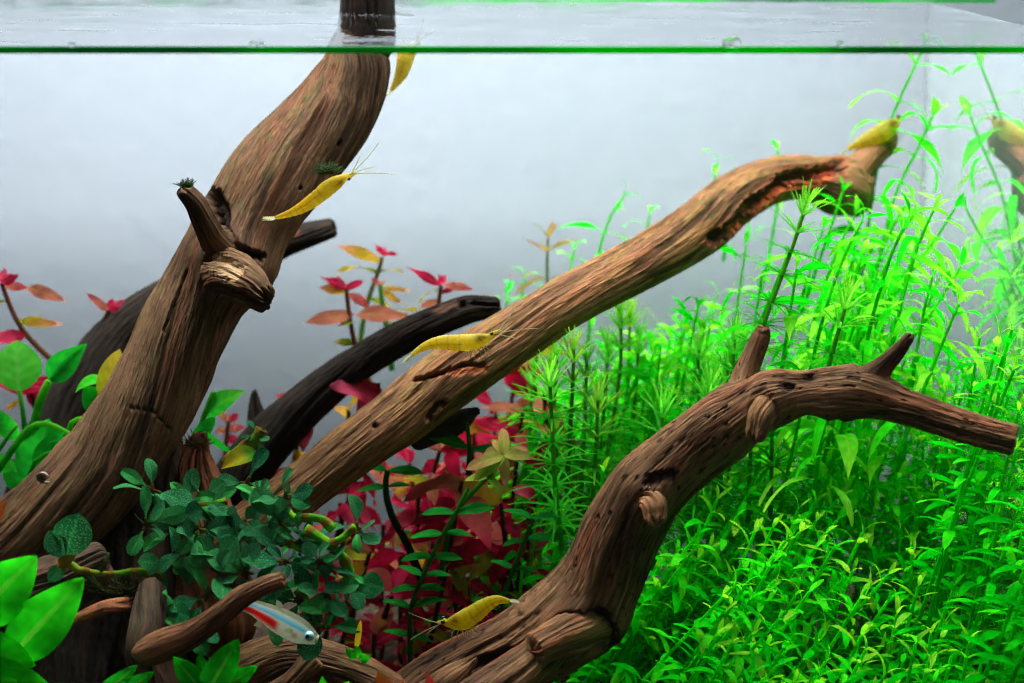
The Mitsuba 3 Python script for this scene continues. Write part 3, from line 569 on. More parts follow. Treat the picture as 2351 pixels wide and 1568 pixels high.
for i in range(17):
    vx, vy = rng.uniform(1960, 2190), rng.uniform(440, 640)
    y = rng.uniform(.10, .175); p = P(vx, vy, y)
    if p[0] > XR - 0.008: continue
    dx = rng.uniform(-170, -60)
    long_stem([(vx, vy, y), (vx + dx * .3, vy + 80, y), (vx + dx * .65, vy + 220, y), (vx + dx, vy + 420, y)], rng.uniform(.0100, .0150), rng.uniform(.0055, .0075),
              'leafy green stem in the feathery growth at upper right', rng, leaves=sl + [sl[1], sl[3], sl[6], sl[7]], nmax=13, group='feathery stems at upper right')
for vx, vy, y, lab in ((1492, 492, .203, 'faint thin green shoot rising over the upper edge of the tan branch'), (1318, 575, .2, 'thin green shoot just left of the slim pale stem over the tan branch'), (1648, 372, .206, 'faint green shoot tip peeking over the rise of the tan branch'),
                       (1205, 640, .2, 'thin green shoot between the black branch tip and the brownish stem'), (1168, 672, .2, 'thin green shoot right beside the black branch tip')):
    long_stem([(vx, vy, y), (vx - 12, vy + 70, y), (vx - 25, vy + 180, y)], .0105, .0075, lab, rng, leaves=[sl[1], sl[3], sl[6], sl[7]], nmax=5, r=.0005)
made = 0
for i in range(400):
    vx = rng.uniform(1200, 2300); lo = 845 - .62 * (vx - 1160) + 130 if vx < 1700 else 520 if vx < 1950 else 560
    vy = rng.uniform(lo, max(lo + 60, 900))
    y = rng.uniform(.145, .205) if vx < 1800 else rng.uniform(.09, .19)
    p = P(vx, vy, y)
    if p[0] > XR - 0.008: continue
    made += 1
    if made > 92: break
    dx = rng.uniform(-150, -30)
    long_stem([(vx, vy, y), (vx + dx * .25, vy + 90, y), (vx + dx * .6, vy + 220, y), (vx + dx, vy + 380, y)], rng.uniform(.0100, .0155), rng.uniform(.0065, .0095),
              'tall green stem with long soft leaves in the mass at the back right', rng, nmax=13, group='tall green stems at the back right')

for i in range(34):
    vx, vy = rng.uniform(1420, 2200), rng.uniform(860, 1080)
    y = rng.uniform(.13, .2); p = P(vx, vy, y)
    if p[0] > XR - 0.008: continue
    dx = rng.uniform(-120, -20)
    long_stem([(vx, vy, y), (vx + dx * .3, vy + 90, y), (vx + dx, vy + 300, y)], rng.uniform(.0100, .0140), rng.uniform(.0055, .0075),
              'short leafy green stem filling the gap behind the small leaved thicket', rng, nmax=9, group='leafy green stems behind the thicket')

# ---- species 4: red stems
CR, CR2, SA, OLV, PK = (0.34, 0.006, 0.030), (0.52, 0.014, 0.06), (0.52, 0.16, 0.10), (0.55, 0.36, 0.02), (0.62, 0.10, 0.17)
def red_leaf(w=.42, a=.3, c=CR, c1=CR2, rib=None, seed=0, wave=.12, tw=.3, shape='lance', fold=.12): return leaf_mesh(w, shape, a, fold, wave, tw, c, c1, rib=rib, seed=seed, nl=12, nw=4, mottle=.35)
RL = [red_leaf(.42, .35, CR, CR2, PK, 1), red_leaf(.36, .6, CR, CR, None, 2, tw=-.5), red_leaf(.46, .2, CR2, PK, (0.5, .05, .08), 3), red_leaf(.38, .5, SA, CR2, None, 4), red_leaf(.4, .4, SA, SA, OLV, 5), red_leaf(.36, .4, OLV, SA, None, 6), red_leaf(.34, .5, (0.2, .28, .02), OLV, None, 7)]
def px_leaf(k, base, tip, y0, y1, src, up=None, ws=1.0, name='leaf', label=None):
    b, t = P(*base, y0), P(*tip, y1)
    return part(k, name, put(src, place(b, t, norm(np.array([0, -.6, 1.0]) if up is None else np.asarray(up, float)), ws)), label)
RC = ((0.14, .10, .03), (0.20, .05, .03))
def red_plant(label, stem, leaves, y, group=None, cols=RC, r=.0009):
    k = thing('red_plant', label, 'plant', group)
    part(k, 'stem', stem_shape(spline(np.array([P(a, b, y) for a, b in stem][::-1]), .003), r, r * .7, *cols))
    for i, (b, t, src, up, ws) in enumerate(leaves): px_leaf(k, b, t, y, y + (0.003 if i % 2 else -0.003), RL[src], up, ws * .84)
UPV, FAC = (0.1, -.35, 1), (0.1, -1, .35)
red_plant('red plant with a star shaped top and salmon leaves left of the black branch', [(795, 662), (803, 730), (818, 800), (850, 880), (890, 960)], [
    ((792, 662), (740, 634), 0, (0, -.9, .6), 1.1), ((792, 665), (838, 641), 0, (0, -.9, .6), 1), ((790, 664), (776, 634), 2, FAC, 1), ((796, 664), (768, 640), 0, FAC, 1.1), ((796, 668), (729, 658), 5, FAC, 1.25), ((798, 675), (858, 705), 3, FAC, 1.0),
    ((812, 722), (692, 738), 4, FAC, .85), ((815, 725), (955, 718), 4, (0, -.8, .6), .75), ((818, 740), (760, 748), 6, (0, -.5, 1), .9), ((825, 790), (752, 780), 6, FAC, .8)], .165)
red_plant('slim olive stem with one golden leaf and a small crimson top', [(877, 590), (870, 620), (845, 690), (828, 780), (830, 880)], [
    ((876, 600), (768, 558), 5, FAC, .8), ((878, 585), (862, 556), 0, FAC, 1), ((880, 585), (912, 580), 0, (0, -.7, .7), .9), ((879, 588), (885, 566), 2, FAC, 1.3), ((868, 628), (770, 602), 6, (0, .3, 1), .35), ((870, 626), (930, 612), 6, (0, .2, 1), .3), ((850, 685), (898, 702), 6, FAC, .8)], .18, cols=((0.12, .30, .03), (0.22, .14, .05)))
red_plant('small green stem carrying salmon leaves between the taller red plants', [(873, 652), (878, 700), (890, 770), (900, 850)], [
    ((872, 655), (856, 640), 3, FAC, 1.1), ((874, 655), (884, 640), 4, FAC, 1), ((876, 668), (925, 697), 5, FAC, .9), ((875, 660), (950, 668), 5, FAC, .5), ((885, 740), (960, 690), 6, (0, .2, 1), .4), ((885, 745), (950, 735), 6, FAC, .4)], .175, cols=((0.05, .30, .02), (0.10, .30, .03)))
red_plant('red topped plant with drooping crimson leaves above the black branch', [(1013, 655), (1008, 690), (1003, 740), (1000, 820)], [
    ((1010, 655), (938, 612), 0, FAC, .7), ((1014, 652), (1022, 628), 2, FAC, 1.4), ((1012, 655), (1008, 632), 0, FAC, 1.3), ((1016, 655), (1097, 662), 3, FAC, .7), ((1005, 690), (962, 705), 4, FAC, 1.1), ((1010, 672), (1050, 660), 0, FAC, .8), ((1006, 665), (950, 690), 6, (0, .2, 1), .45)], .17)
red_plant('red stemmed plant leaning left at the left edge with crimson curled leaves', [(4, 650), (22, 700), (50, 755), (90, 800), (140, 850), (190, 930)], [
    ((5, 650), (40, 630), 0, FAC, 1.4), ((2, 648), (-20, 620), 0, FAC, 1.4), ((5, 650), (12, 618), 2, FAC, 1.6), ((10, 658), (72, 658), 3, FAC, 1.0), ((62, 660), (152, 688), 4, FAC, .9), ((45, 740), (150, 742), 5, FAC, .7), ((45, 740), (90, 725), 6, FAC, .8), ((20, 690), (-40, 700), 6, FAC, .4)], .16)
red_plant('small bright red shoot leaning on the dark branch behind the trunk', [(250, 712), (238, 740), (222, 780), (210, 840)], [
    ((250, 715), (200, 672), 3, FAC, .9), ((250, 712), (262, 682), 0, FAC, 1.5), ((252, 714), (285, 688), 2, FAC, 1.0), ((246, 718), (240, 690), 5, FAC, 1.0)], .155)
red_plant('broad crimson leaves at the left edge beside the round green leaf', [(60, 870), (80, 930), (100, 1000), (110, 1080)], [
    ((95, 890), (-30, 868), 0, FAC, 1.1), ((60, 880), (150, 870), 0, FAC, .8), ((100, 890), (90, 960), 1, FAC, 1.5), ((60, 895), (118, 950), 0, FAC, 1.2), ((60, 770), (-40, 780), 2, FAC, .9), ((50, 920), (0, 945), 5, FAC, .7)], .15)
red_plant('small pink red plant low behind the speckled leaves', [(525, 965), (520, 1010), (515, 1080)], [
    ((525, 965), (500, 945), 4, FAC, 1.4), ((525, 966), (552, 948), 0, FAC, 1.4), ((525, 985), (560, 980), 3, FAC, 1.4), ((522, 990), (488, 985), 4, FAC, 1.2), ((520, 1010), (552, 1005), 0, FAC, 1.3)], .17)
# the mass under the tan branch
rng = random.Random(33)
mass = [((1230, 830), 150), ((1180, 905), 120), ((1140, 960), 140), ((1200, 970), 130), ((870, 905), 120), ((800, 965), 120), ((1090, 1020), 150), ((1010, 1060), 150), ((940, 1090), 130), ((1060, 1130), 170), ((960, 1160), 160), ((1150, 1180), 160), ((1230, 1170), 130), ((880, 1230), 170), ((1000, 1240), 180), ((1100, 1210), 160),
        ((1180, 1090), 140), ((920, 1300), 140), ((850, 1290), 130), ((1220, 1340), 110), ((1040, 1330), 130), ((900, 1390), 120), ((960, 1440), 120), ((1130, 1400), 110), ((860, 1480), 120), ((920, 1500), 110), ((780, 1180), 110), ((830, 1130), 110), ((1060, 985), 120), ((1250, 1060), 120), ((700, 960), 100), ((760, 1330), 120), ((1250, 930), 110), ((820, 1400), 100)]
for i, ((vx, vy), w) in enumerate(mass):
    y = rng.uniform(.125, .19) if vy < 1100 else rng.uniform(.095, .15)
    k = thing('red_plant', 'crimson plant with broad wavy leaves in the red clump under the tan branch', 'plant', 'crimson plants under the tan branch')
    p0 = P(vx, vy - 25, y); lean = rng.uniform(-.02, .01)
    part(k, 'stem', stem_shape(spline(np.array([p0 + np.array([lean, .004, -.055]), p0 + np.array([lean * .4, .002, -.025]), p0]), .004), .0009, .0006, (0.03, .03, .012), (0.12, .05, .02)))
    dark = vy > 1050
    for j in range(11):
        a = rng.uniform(0, 6.28); l = w * rng.uniform(.55, 1.1) / px(y)
        o = np.array([math.cos(a), math.sin(a) * .7, rng.uniform(-.9, .7)])
        b = p0 + np.array([0, 0, -j * .0030]) + (lean * .05 * j) * np.array([1, 0, 0])
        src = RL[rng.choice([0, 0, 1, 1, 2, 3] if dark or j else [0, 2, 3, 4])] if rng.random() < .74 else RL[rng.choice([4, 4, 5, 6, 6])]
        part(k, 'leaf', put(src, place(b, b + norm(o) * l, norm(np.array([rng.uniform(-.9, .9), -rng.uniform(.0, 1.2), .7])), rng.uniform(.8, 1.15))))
# tan star shaped shoot
TANL = [leaf_mesh(.36, 'strap', .35, .2, .05, .2, (0.42, .42, .08), (0.50, .22, .10), rib=(0.5, .55, .15), seed=80), leaf_mesh(.34, 'strap', .5, .2, .05, -.3, (0.40, .36, .08), (0.52, .20, .12), seed=81), leaf_mesh(.4, 'strap', .3, .15, .05, .2, (0.14, .36, .03), (0.34, .38, .06), seed=82)]
k = thing('star_shoot', 'tan and pink shoot with a star of six leaves below the tan branch', 'plant')
part(k, 'stem', stem_shape(spline(np.array([P(*q) for q in ((1010, 1330, .092), (1035, 1200, .09), (1075, 1140, .088), (1120, 1095, .086), (1155, 1050, .084))]), .003), .0008, .0006, (0.02, .13, .012), (0.06, .24, .02)))
for i, (tx, ty) in enumerate(((1155, 975), (1102, 1028), (1068, 1072), (1222, 1020), (1225, 1045), (1160, 1118), (1130, 1005), (1085, 1100))):
    px_leaf(k, (1158, 1045), (tx, ty), .083, .080 if ty > 1030 else .088, TANL[i % 2] if i < 7 else TANL[2], (0, -.8, .6), 1.05)
px_leaf(k, (1120, 1095), (1068, 1098), .086, .083, TANL[2], (0, -.6, .8), 1.1); px_leaf(k, (1120, 1095), (1155, 1125), .086, .083, TANL[2], (0, -.8, .6), 1.0)

# ---- species 5: thin stems with single paired leaves, bottom centre
HL = [leaf_mesh(.34, 'oval', .25, .15, .04, .2, (0.010, .24, .03), (0.02, .36, .03), rib=(0.06, .45, .05), seed=90), leaf_mesh(.3, 'oval', .4, .15, .04, -.2, (0.008, .2, .025), (0.016, .3, .03), seed=91), leaf_mesh(.3, 'lance', .3, .15, .04, .2, (0.05, .30, .02), (0.26, .34, .03), seed=92)]
def open_stem(label, pts, pairs, y, L, cols=((0.02, .13, .012), (0.05, .24, .02)), r=.0007):
    k = thing('paired_leaf_plant', label, 'plant')
    c = spline(np.array([P(a, b, y) for a, b in pts]), .003)
    part(k, 'stem', stem_shape(c, r * 1.15, r * .8, *cols))
    for i, (x, yy, s) in enumerate(pairs):
        b = P(x, yy, y)
        for sg in (-1, 1):
            part(k, 'leaf', put(HL[(i + (sg > 0)) % 2], place(b, b + norm(np.array([sg, rng.uniform(-.5, .3), rng.uniform(-.05, .45)])) * L * s * rng.uniform(.85, 1.15), norm(np.array([0, -.55, 1.0])), 1.0)))
open_stem('thin green stem with spaced leaf pairs rising from the bottom centre', [(943, 1600), (942, 1480), (945, 1390), (972, 1320), (1010, 1240), (1050, 1170), (1075, 1120)], [(945, 1395, .9), (960, 1350, .8), (972, 1322, .9), (992, 1278, 1.0), (1018, 1225, 1.0), (1045, 1178, 1.05), (943, 1460, .7)], .083, .0092)
open_stem('dark stem with a few bright leaf pairs below the tan branch', [(968, 1330), (935, 1250), (898, 1180), (885, 1120), (890, 1080)], [(888, 1118, .9), (890, 1082, 1.2)], .105, .0085, cols=((0.015, .018, .008), (0.03, .14, .02)), r=.001)
open_stem('thin green stem beside the black stub under the tan branch', [(1075, 1090), (1078, 1030), (1072, 970)], [(1078, 1030, 1.3)], .105, .0105)
open_stem('short leafy green stem left of the forked branch foot', [(1130, 1450), (1170, 1330), (1205, 1240), (1225, 1190)], [(1225, 1190, 1.1), (1205, 1240, .9), (1180, 1305, .9), (1150, 1390, .9)], .088, .0080)

# ---- species 6: round leaved bright plants by the trunk
def lf(**k): return leaf_mesh(**k)
BR, BM, BDk, YL = (0.09, .72, .04), (0.02, .58, .025), (0.008, .36, .022), (0.75, .52, .02)
k6 = thing('round_leaf_plant', 'bright green plant with round leaves on curved stalks left of the trunk', 'plant')
def stalk(k, pts, y, r=.0008, c=((0.02, .34, .02), (0.14, .55, .03))): part(k, 'stalk', stem_shape(spline(np.array([P(a, b, y if len(q) == 0 else q[0]) for a, b, *q in pts]), .003), r, r * .75, *c, sides=8))
stalk(k6, [(58, 990), (52, 940), (44, 895)], .125); stalk(k6, [(75, 990), (92, 920), (112, 875)], .12, .0013); stalk(k6, [(-20, 1100), (30, 1030), (65, 985), (105, 972), (150, 992), (195, 1012)], .105, .0010)
stalk(k6, [(60, 1120), (80, 1060), (130, 1035), (180, 1048)], .098, .0006); stalk(k6, [(-20, 1060), (20, 1000), (40, 975)], .108, .0006); stalk(k6, [(60, 1130), (120, 1110), (190, 1060)], .095, .0006); stalk(k6, [(120, 1110), (150, 1020), (165, 970), (195, 960)], .115, .0009); stalk(k6, [(110, 1040), (150, 1065)], .10, .0010); stalk(k6, [(120, 1020), (150, 1008), (185, 1012)], .10, .0009)
px_leaf(k6, (44, 900), (38, 780), .125, .128, lf(width=.92, shape='oval', arch=.15, fold=.1, c0=BR, c1=(0.12, .66, .06), rib=(0.2, .7, .1), seed=101, nl=14, nw=8), FAC, 1.0, label='large round pale green leaf')
px_leaf(k6, (112, 872), (196, 790), .12, .118, lf(width=.5, shape='lance', arch=.2, fold=.6, c0=BDk, c1=BM, seed=102, nl=12, nw=6), (0.4, -.8, .5), 1.0)
px_leaf(k6, (250, 880), (165, 872), .113, .108, lf(width=.5, shape='lance', arch=.85, fold=.2, c0=BM, c1=BR, edge=(0.2, .6, .03), seed=103, nl=12, nw=6), (0, -.35, 1), 1.0)
px_leaf(k6, (240, 945), (195, 890), .112, .108, lf(width=.75, shape='oval', arch=.2, fold=.1, c0=BDk, c1=BM, seed=104, nl=12, nw=6), FAC, 1.0)
px_leaf(k6, (225, 940), (262, 875), .112, .110, lf(width=.5, shape='lance', arch=.2, fold=.2, c0=BM, c1=BR, seed=105), FAC, 1.0)
px_leaf(k6, (232, 920), (275, 800), .108, .112, lf(width=.42, shape='oval', arch=.1, fold=.1, c0=YL, c1=(0.8, .6, .05), seed=106), FAC, 1.0, label='yellowed leaf against the trunk')
px_leaf(k6, (70, 1100), (110, 970), .11, .104, lf(width=.62, shape='oval', arch=.3, fold=.2, wave=.1, c0=BDk, c1=BM, rib=BR, seed=107, nl=12, nw=6), (0.3, -1, .4), 1.0)
px_leaf(k6, (95, 1110), (128, 985), .10, .098, lf(width=.5, shape='oval', arch=.4, fold=.4, c0=BDk, c1=BDk, seed=108, nl=12, nw=6), (-.6, -.8, .4), 1.0)
px_leaf(k6, (40, 1010), (-10, 945), .11, .108, lf(width=.6, shape='oval', arch=.3, fold=.2, c0=BM, c1=BM, edge=BR, seed=109), (-.4, -.8, .5), 1.0)
px_leaf(k6, (60, 1120), (10, 1090), .11, .105, lf(width=.6, shape='oval', arch=.3, fold=.2, c0=BDk, c1=BM, seed=110), FAC, 1.0)
px_leaf(k6, (40, 1090), (-20, 1040), .12, .118, lf(width=.5, shape='oval', arch=.3, fold=.2, c0=BM, c1=BR, seed=111), FAC, 1.0)
k = thing('round_leaf_plant', 'bright green leaves poking out behind the right side of the trunk', 'plant')
px_leaf(k, (470, 955), (556, 890), .118, .116, lf(width=.52, shape='lance', arch=.3, fold=.25, c0=BM, c1=(0.14, .66, .04), rib=BR, seed=112, nl=12, nw=6), (0.3, -.6, .8), 1.0)
px_leaf(k, (445, 1015), (490, 960), .116, .114, lf(width=.5, shape='strap', arch=.3, fold=.2, c0=BDk, c1=BM, seed=113), FAC, 1.0)
px_leaf(k, (468, 990), (528, 1050), .114, .110, lf(width=.3, shape='strap', arch=-.3, fold=.3, c0=BM, c1=BDk, seed=114), (0.5, -.5, .8), 1.0)
part(k, 'stalk', stem_shape(spline(np.array([P(440, 1060, .118), P(455, 1000, .118), P(470, 950, .118), P(490, 900, .118)]), .003), .001, .0007, (0.02, .3, .02), (0.1, .5, .03)))
k = thing('round_leaf_plant', 'half yellowed drooping leaf above the speckled leaves', 'plant')
px_leaf(k, (592, 1040), (505, 1065), .075, .07, lf(width=.52, shape='lance', arch=.5, fold=.4, c0=(0.02, .28, .02), c1=YL, seed=115, nl=12, nw=6), (0, -.7, .7), 1.0)

# ---- species 7: broad sword leaves at the front glass
SW0, SW1 = (0.006, .54, .005), (0.03, .70, .010)
def sword(w, seed, a=.25, c0=SW0, c1=SW1, **k): return leaf_mesh(w * .92, 'sword', a, .10, .10, .25, c0, c1, rib=(0.18, .72, .04), seed=seed, nl=18, nw=8, mottle=.2, **k)
k = thing('sword_plant', 'large bright green sword shaped leaves at the lower left corner', 'plant')
for i, (b, t, w, u) in enumerate((((-70, 1430), (76, 1280), .62, FAC), ((20, 1515), (184, 1332), .5, FAC), ((-90, 1475), (82, 1522), .55, (0, -.8, .6)), ((-90, 1545), (130, 1590), .5, (0, -.9, .5)), ((40, 1640), (178, 1575), .5, FAC), ((-60, 1600), (40, 1560), .5, FAC))):
    px_leaf(k, b, t, .02 - .002 * i, .016 - .001 * i, sword(w, 120 + i), u, 1.0)
k = thing('sword_plant', 'small bright green leafy plant under the crooked branch at the bottom', 'plant')
for i, (b, t, w, u) in enumerate((((470, 1600), (545, 1470), .48, FAC), ((468, 1590), (398, 1508), .5, FAC), ((460, 1600), (420, 1545), .7, (0, -.9, .4)), ((470, 1600), (490, 1510), .45, FAC), ((480, 1600), (590, 1528), .42, FAC), ((475, 1560), (455, 1500), .5, FAC))):
    px_leaf(k, b, t, .022, .020 + .001 * i, sword(w, 130 + i, c0=(0.006, .30, .008), c1=SW0), u, 1.0)
k = thing('sword_plant', 'two narrow green leaves at the bottom edge between the sword plants', 'plant')
for i, (b, t, w, u) in enumerate((((230, 1620), (348, 1545), .36, FAC), ((220, 1610), (310, 1530), .35, FAC))): px_leaf(k, b, t, .024, .022, sword(w, 140 + i, c0=(0.006, .26, .008), c1=(0.01, .36, .01)), u, 1.0)
k = thing('sword_plant', 'small green leaf tips at the bottom edge under the smooth root', 'plant')
for i, (b, t, w, u) in enumerate((((745, 1610), (740, 1555), .4, FAC), ((760, 1610), (800, 1566), .5, FAC))): px_leaf(k, b, t, .024, .022, sword(w, 143 + i), u, 1.0)
k = thing('sword_plant', 'small bright green seedling between the smooth root and the dark stem', 'plant')
for i, (b, t, w, u) in enumerate((((820, 1510), (818, 1485), .7, FAC), ((825, 1515), (850, 1505), .7, FAC), ((815, 1512), (795, 1490), .5, FAC), ((818, 1490), (828, 1425), .28, FAC))): px_leaf(k, b, t, .05, .048, sword(w, 146 + i) if i < 3 else leaf_mesh(.2, 'strap', .1, c0=YL, c1=(0.8, .55, .02), seed=149), u, 1.0)

# ---- species 8: small dark speckled leaves on creeping stems
SPK = [leaf_mesh(w, sh, a, f, .04, tw, nl=12, nw=8, seed=150 + i, mat='mat_speckled_leaf', tone=tn) for i, (w, sh, a, f, tw, tn) in enumerate([(.62, 'pear', .3, .15, .1, 0), (.55, 'pear', .55, .25, -.2, 1), (.7, 'pear', .2, .1, .2, 2), (.45, 'spoon', .45, .3, .3, 3), (.5, 'spoon', .7, .2, 0, 1), (.58, 'pear', -.2, .15, .1, 0), (.48, 'pear', .7, .35, .4, 4), (.5, 'spoon', .3, .2, .2, 0)])]
rng = random.Random(61)
rh = ((0.05, .30, .012), (0.16, .44, .02))
def rhizome(k, pts, r=.0017, c=rh):
    cc = spline(np.array([P(*q) for q in pts]), .0009); s = np.arange(len(cc))
    v, f = tubemesh(cc, .68 * r * (1 + .14 * (np.sin(s * 1.15) > .3) + .12 * np.sin(s * .37 + len(cc))), 10); v = v + (meshkit.fbm(v * 700, 2, 5) - .5)[:, None] * .0006
    uv = np.stack([np.concatenate([np.repeat(s.astype(float), 10), [0, s[-1]]]), np.full(len(v), 1.5 if c[0][0] > .1 else 0.0)], 1)
    part(k, 'creeping_stem', mikit.ply((v, f), 'mat_ringed_stem', smooth=True, uv=uv))
k8 = thing('speckled_leaf_plant', 'creeping red and green stem with two upright leaves at its left end', 'plant')
rhizome(k8, [(140, 1282, .046), (165, 1300, .045), (200, 1313, .045), (260, 1318, .046), (320, 1312, .047), (370, 1325, .05)], .0012, ((0.28, .10, .02), (0.20, .46, .02)))
for b, t, s_, w in (((150, 1282), (180, 1182), 2, 1.05), ((148, 1280), (112, 1222), 0, 1.1), ((150, 1292), (112, 1335), 2, .9)): px_leaf(k8, b, t, .045, .042, SPK[s_], FAC, w)
px_leaf(k8, (132, 1300), (172, 1275), .044, .042, leaf_mesh(.5, 'lance', .3, c0=(0.45, .16, .02), c1=(0.4, .3, .1), seed=170), FAC, 1.0)
for a, b in (((185, 1312), (255, 1375)), ((200, 1314), (262, 1390)), ((232, 1310), (250, 1268)), ((262, 1318), (268, 1370))):
    part(k8, 'root_thread', stem_shape(spline(np.array([P(*a, .045), P((a[0] + b[0]) / 2 + 4, (a[1] + b[1]) / 2, .044), P(*b, .045)]), .002), .0005, .0003, (0.05, .09, .02), (0.08, .12, .03)))
ros = [(430, 1150, .06, 6), (350, 1125, .055, 4), (600, 1150, .06, 6), (655, 1140, .058, 6), (335, 1205, .052, 5), (400, 1215, .056, 5), (500, 1205, .058, 6), (530, 1262, .054, 6), (610, 1235, .055, 6), (690, 1245, .054, 6), (655, 1290, .05, 6), (735, 1290, .05, 6), (800, 1335, .052, 5),
       (775, 1400, .052, 5), (750, 1365, .05, 5), (565, 1315, .05, 6), (440, 1265, .052, 6), (385, 1295, .05, 5), (480, 1365, .048, 6), (365, 1400, .045, 4), (425, 1440, .042, 4), (590, 1000, .078, 5), (565, 1110, .068, 4), (470, 1150, .062, 5), (560, 1200, .058, 5), (640, 1200, .056, 5), (500, 1310, .05, 5), (690, 1380, .05, 5), (740, 1440, .052, 5),
       (560, 1390, .05, 5), (620, 1400, .05, 5), (820, 1215, .06, 4), (455, 1215, .054, 5)]
rk = {}
zones = [('clump of dark speckled leaves at the foot of the thick trunk', lambda x, y: x < 480 and y < 1330), ('clump of dark speckled leaves in front of the low end of the tan branch', lambda x, y: x >= 480 and y < 1280 and x < 780),
         ('clump of dark speckled leaves above the neon fish', lambda x, y: x >= 480 and y >= 1280 and x < 715), ('clump of dark speckled leaves with bright green creeping stems left of the red clump', lambda x, y: x >= 715), ('shaded dark speckled leaves behind the crooked branch', lambda x, y: True)]
for vx, vy, y, nl_ in ros:
    if (vx, vy) == (590, 1000):
        k = rk.setdefault('tuft', thing('speckled_leaf_plant', 'tiny speckled leaves on a mossy sprig at the foot of the black branch', 'plant')); sz = 34
    else:
        z = next(i for i, (_, f) in enumerate(zones) if f(vx, vy)); sz = 76
        if z not in rk: rk[z] = thing('speckled_leaf_plant', zones[z][0], 'plant')
        k = rk[z]
    c = P(vx, vy, y)
    a0 = rng.uniform(0, 6.28)
    nl_ += 1
    for j in range(nl_):
        a = a0 + j * 6.283 / nl_ + rng.uniform(-.6, .6)
        l = sz * rng.uniform(.5, 1.2) / px(y)
        o = norm(np.array([math.cos(a), rng.uniform(-1.0, .25), math.sin(a) * .8 + .3]))
        st = c + o * l * .25
        part(k, 'leaf', put(rng.choice(SPK), place(st, st + o * l, norm(np.array([rng.uniform(-.8, .8), -rng.uniform(.0, 1.1), rng.uniform(.35, 1)])), rng.uniform(.8, 1.15))))
        part(k, 'leaf_stalk', stem_shape(np.linspace(c, st, 4), .0005, .0004, (0.16, .06, .02), (0.10, .18, .03), sides=5))
rhizome(rk[3], [(690, 1190, .055), (735, 1190, .054), (765, 1215, .053)], .0016); rhizome(rk[3], [(700, 1215, .052), (750, 1245, .051), (785, 1275, .051), (800, 1310, .052), (800, 1350, .053)], .0018); rhizome(rk[3], [(755, 1252, .05), (790, 1232, .05), (815, 1208, .05)], .0014)
rhizome(rk[1], [(560, 1135, .062), (590, 1130, .062), (640, 1165, .06), (690, 1200, .058)], .0017); rhizome(rk[1], [(610, 1225, .056), (650, 1240, .055), (710, 1270, .054)], .0015); rhizome(rk[2], [(680, 1355, .052), (705, 1385, .052), (725, 1430, .053)], .0016)
rhizome(rk[0], [(400, 1160, .062), (440, 1158, .061), (480, 1160, .061), (520, 1150, .062)], .0015); rhizome(rk['tuft'], [(520, 1065, .078), (555, 1035, .078), (585, 1010, .078), (600, 985, .078)], .0024, ((0.16, .16, .03), (0.28, .30, .06)))

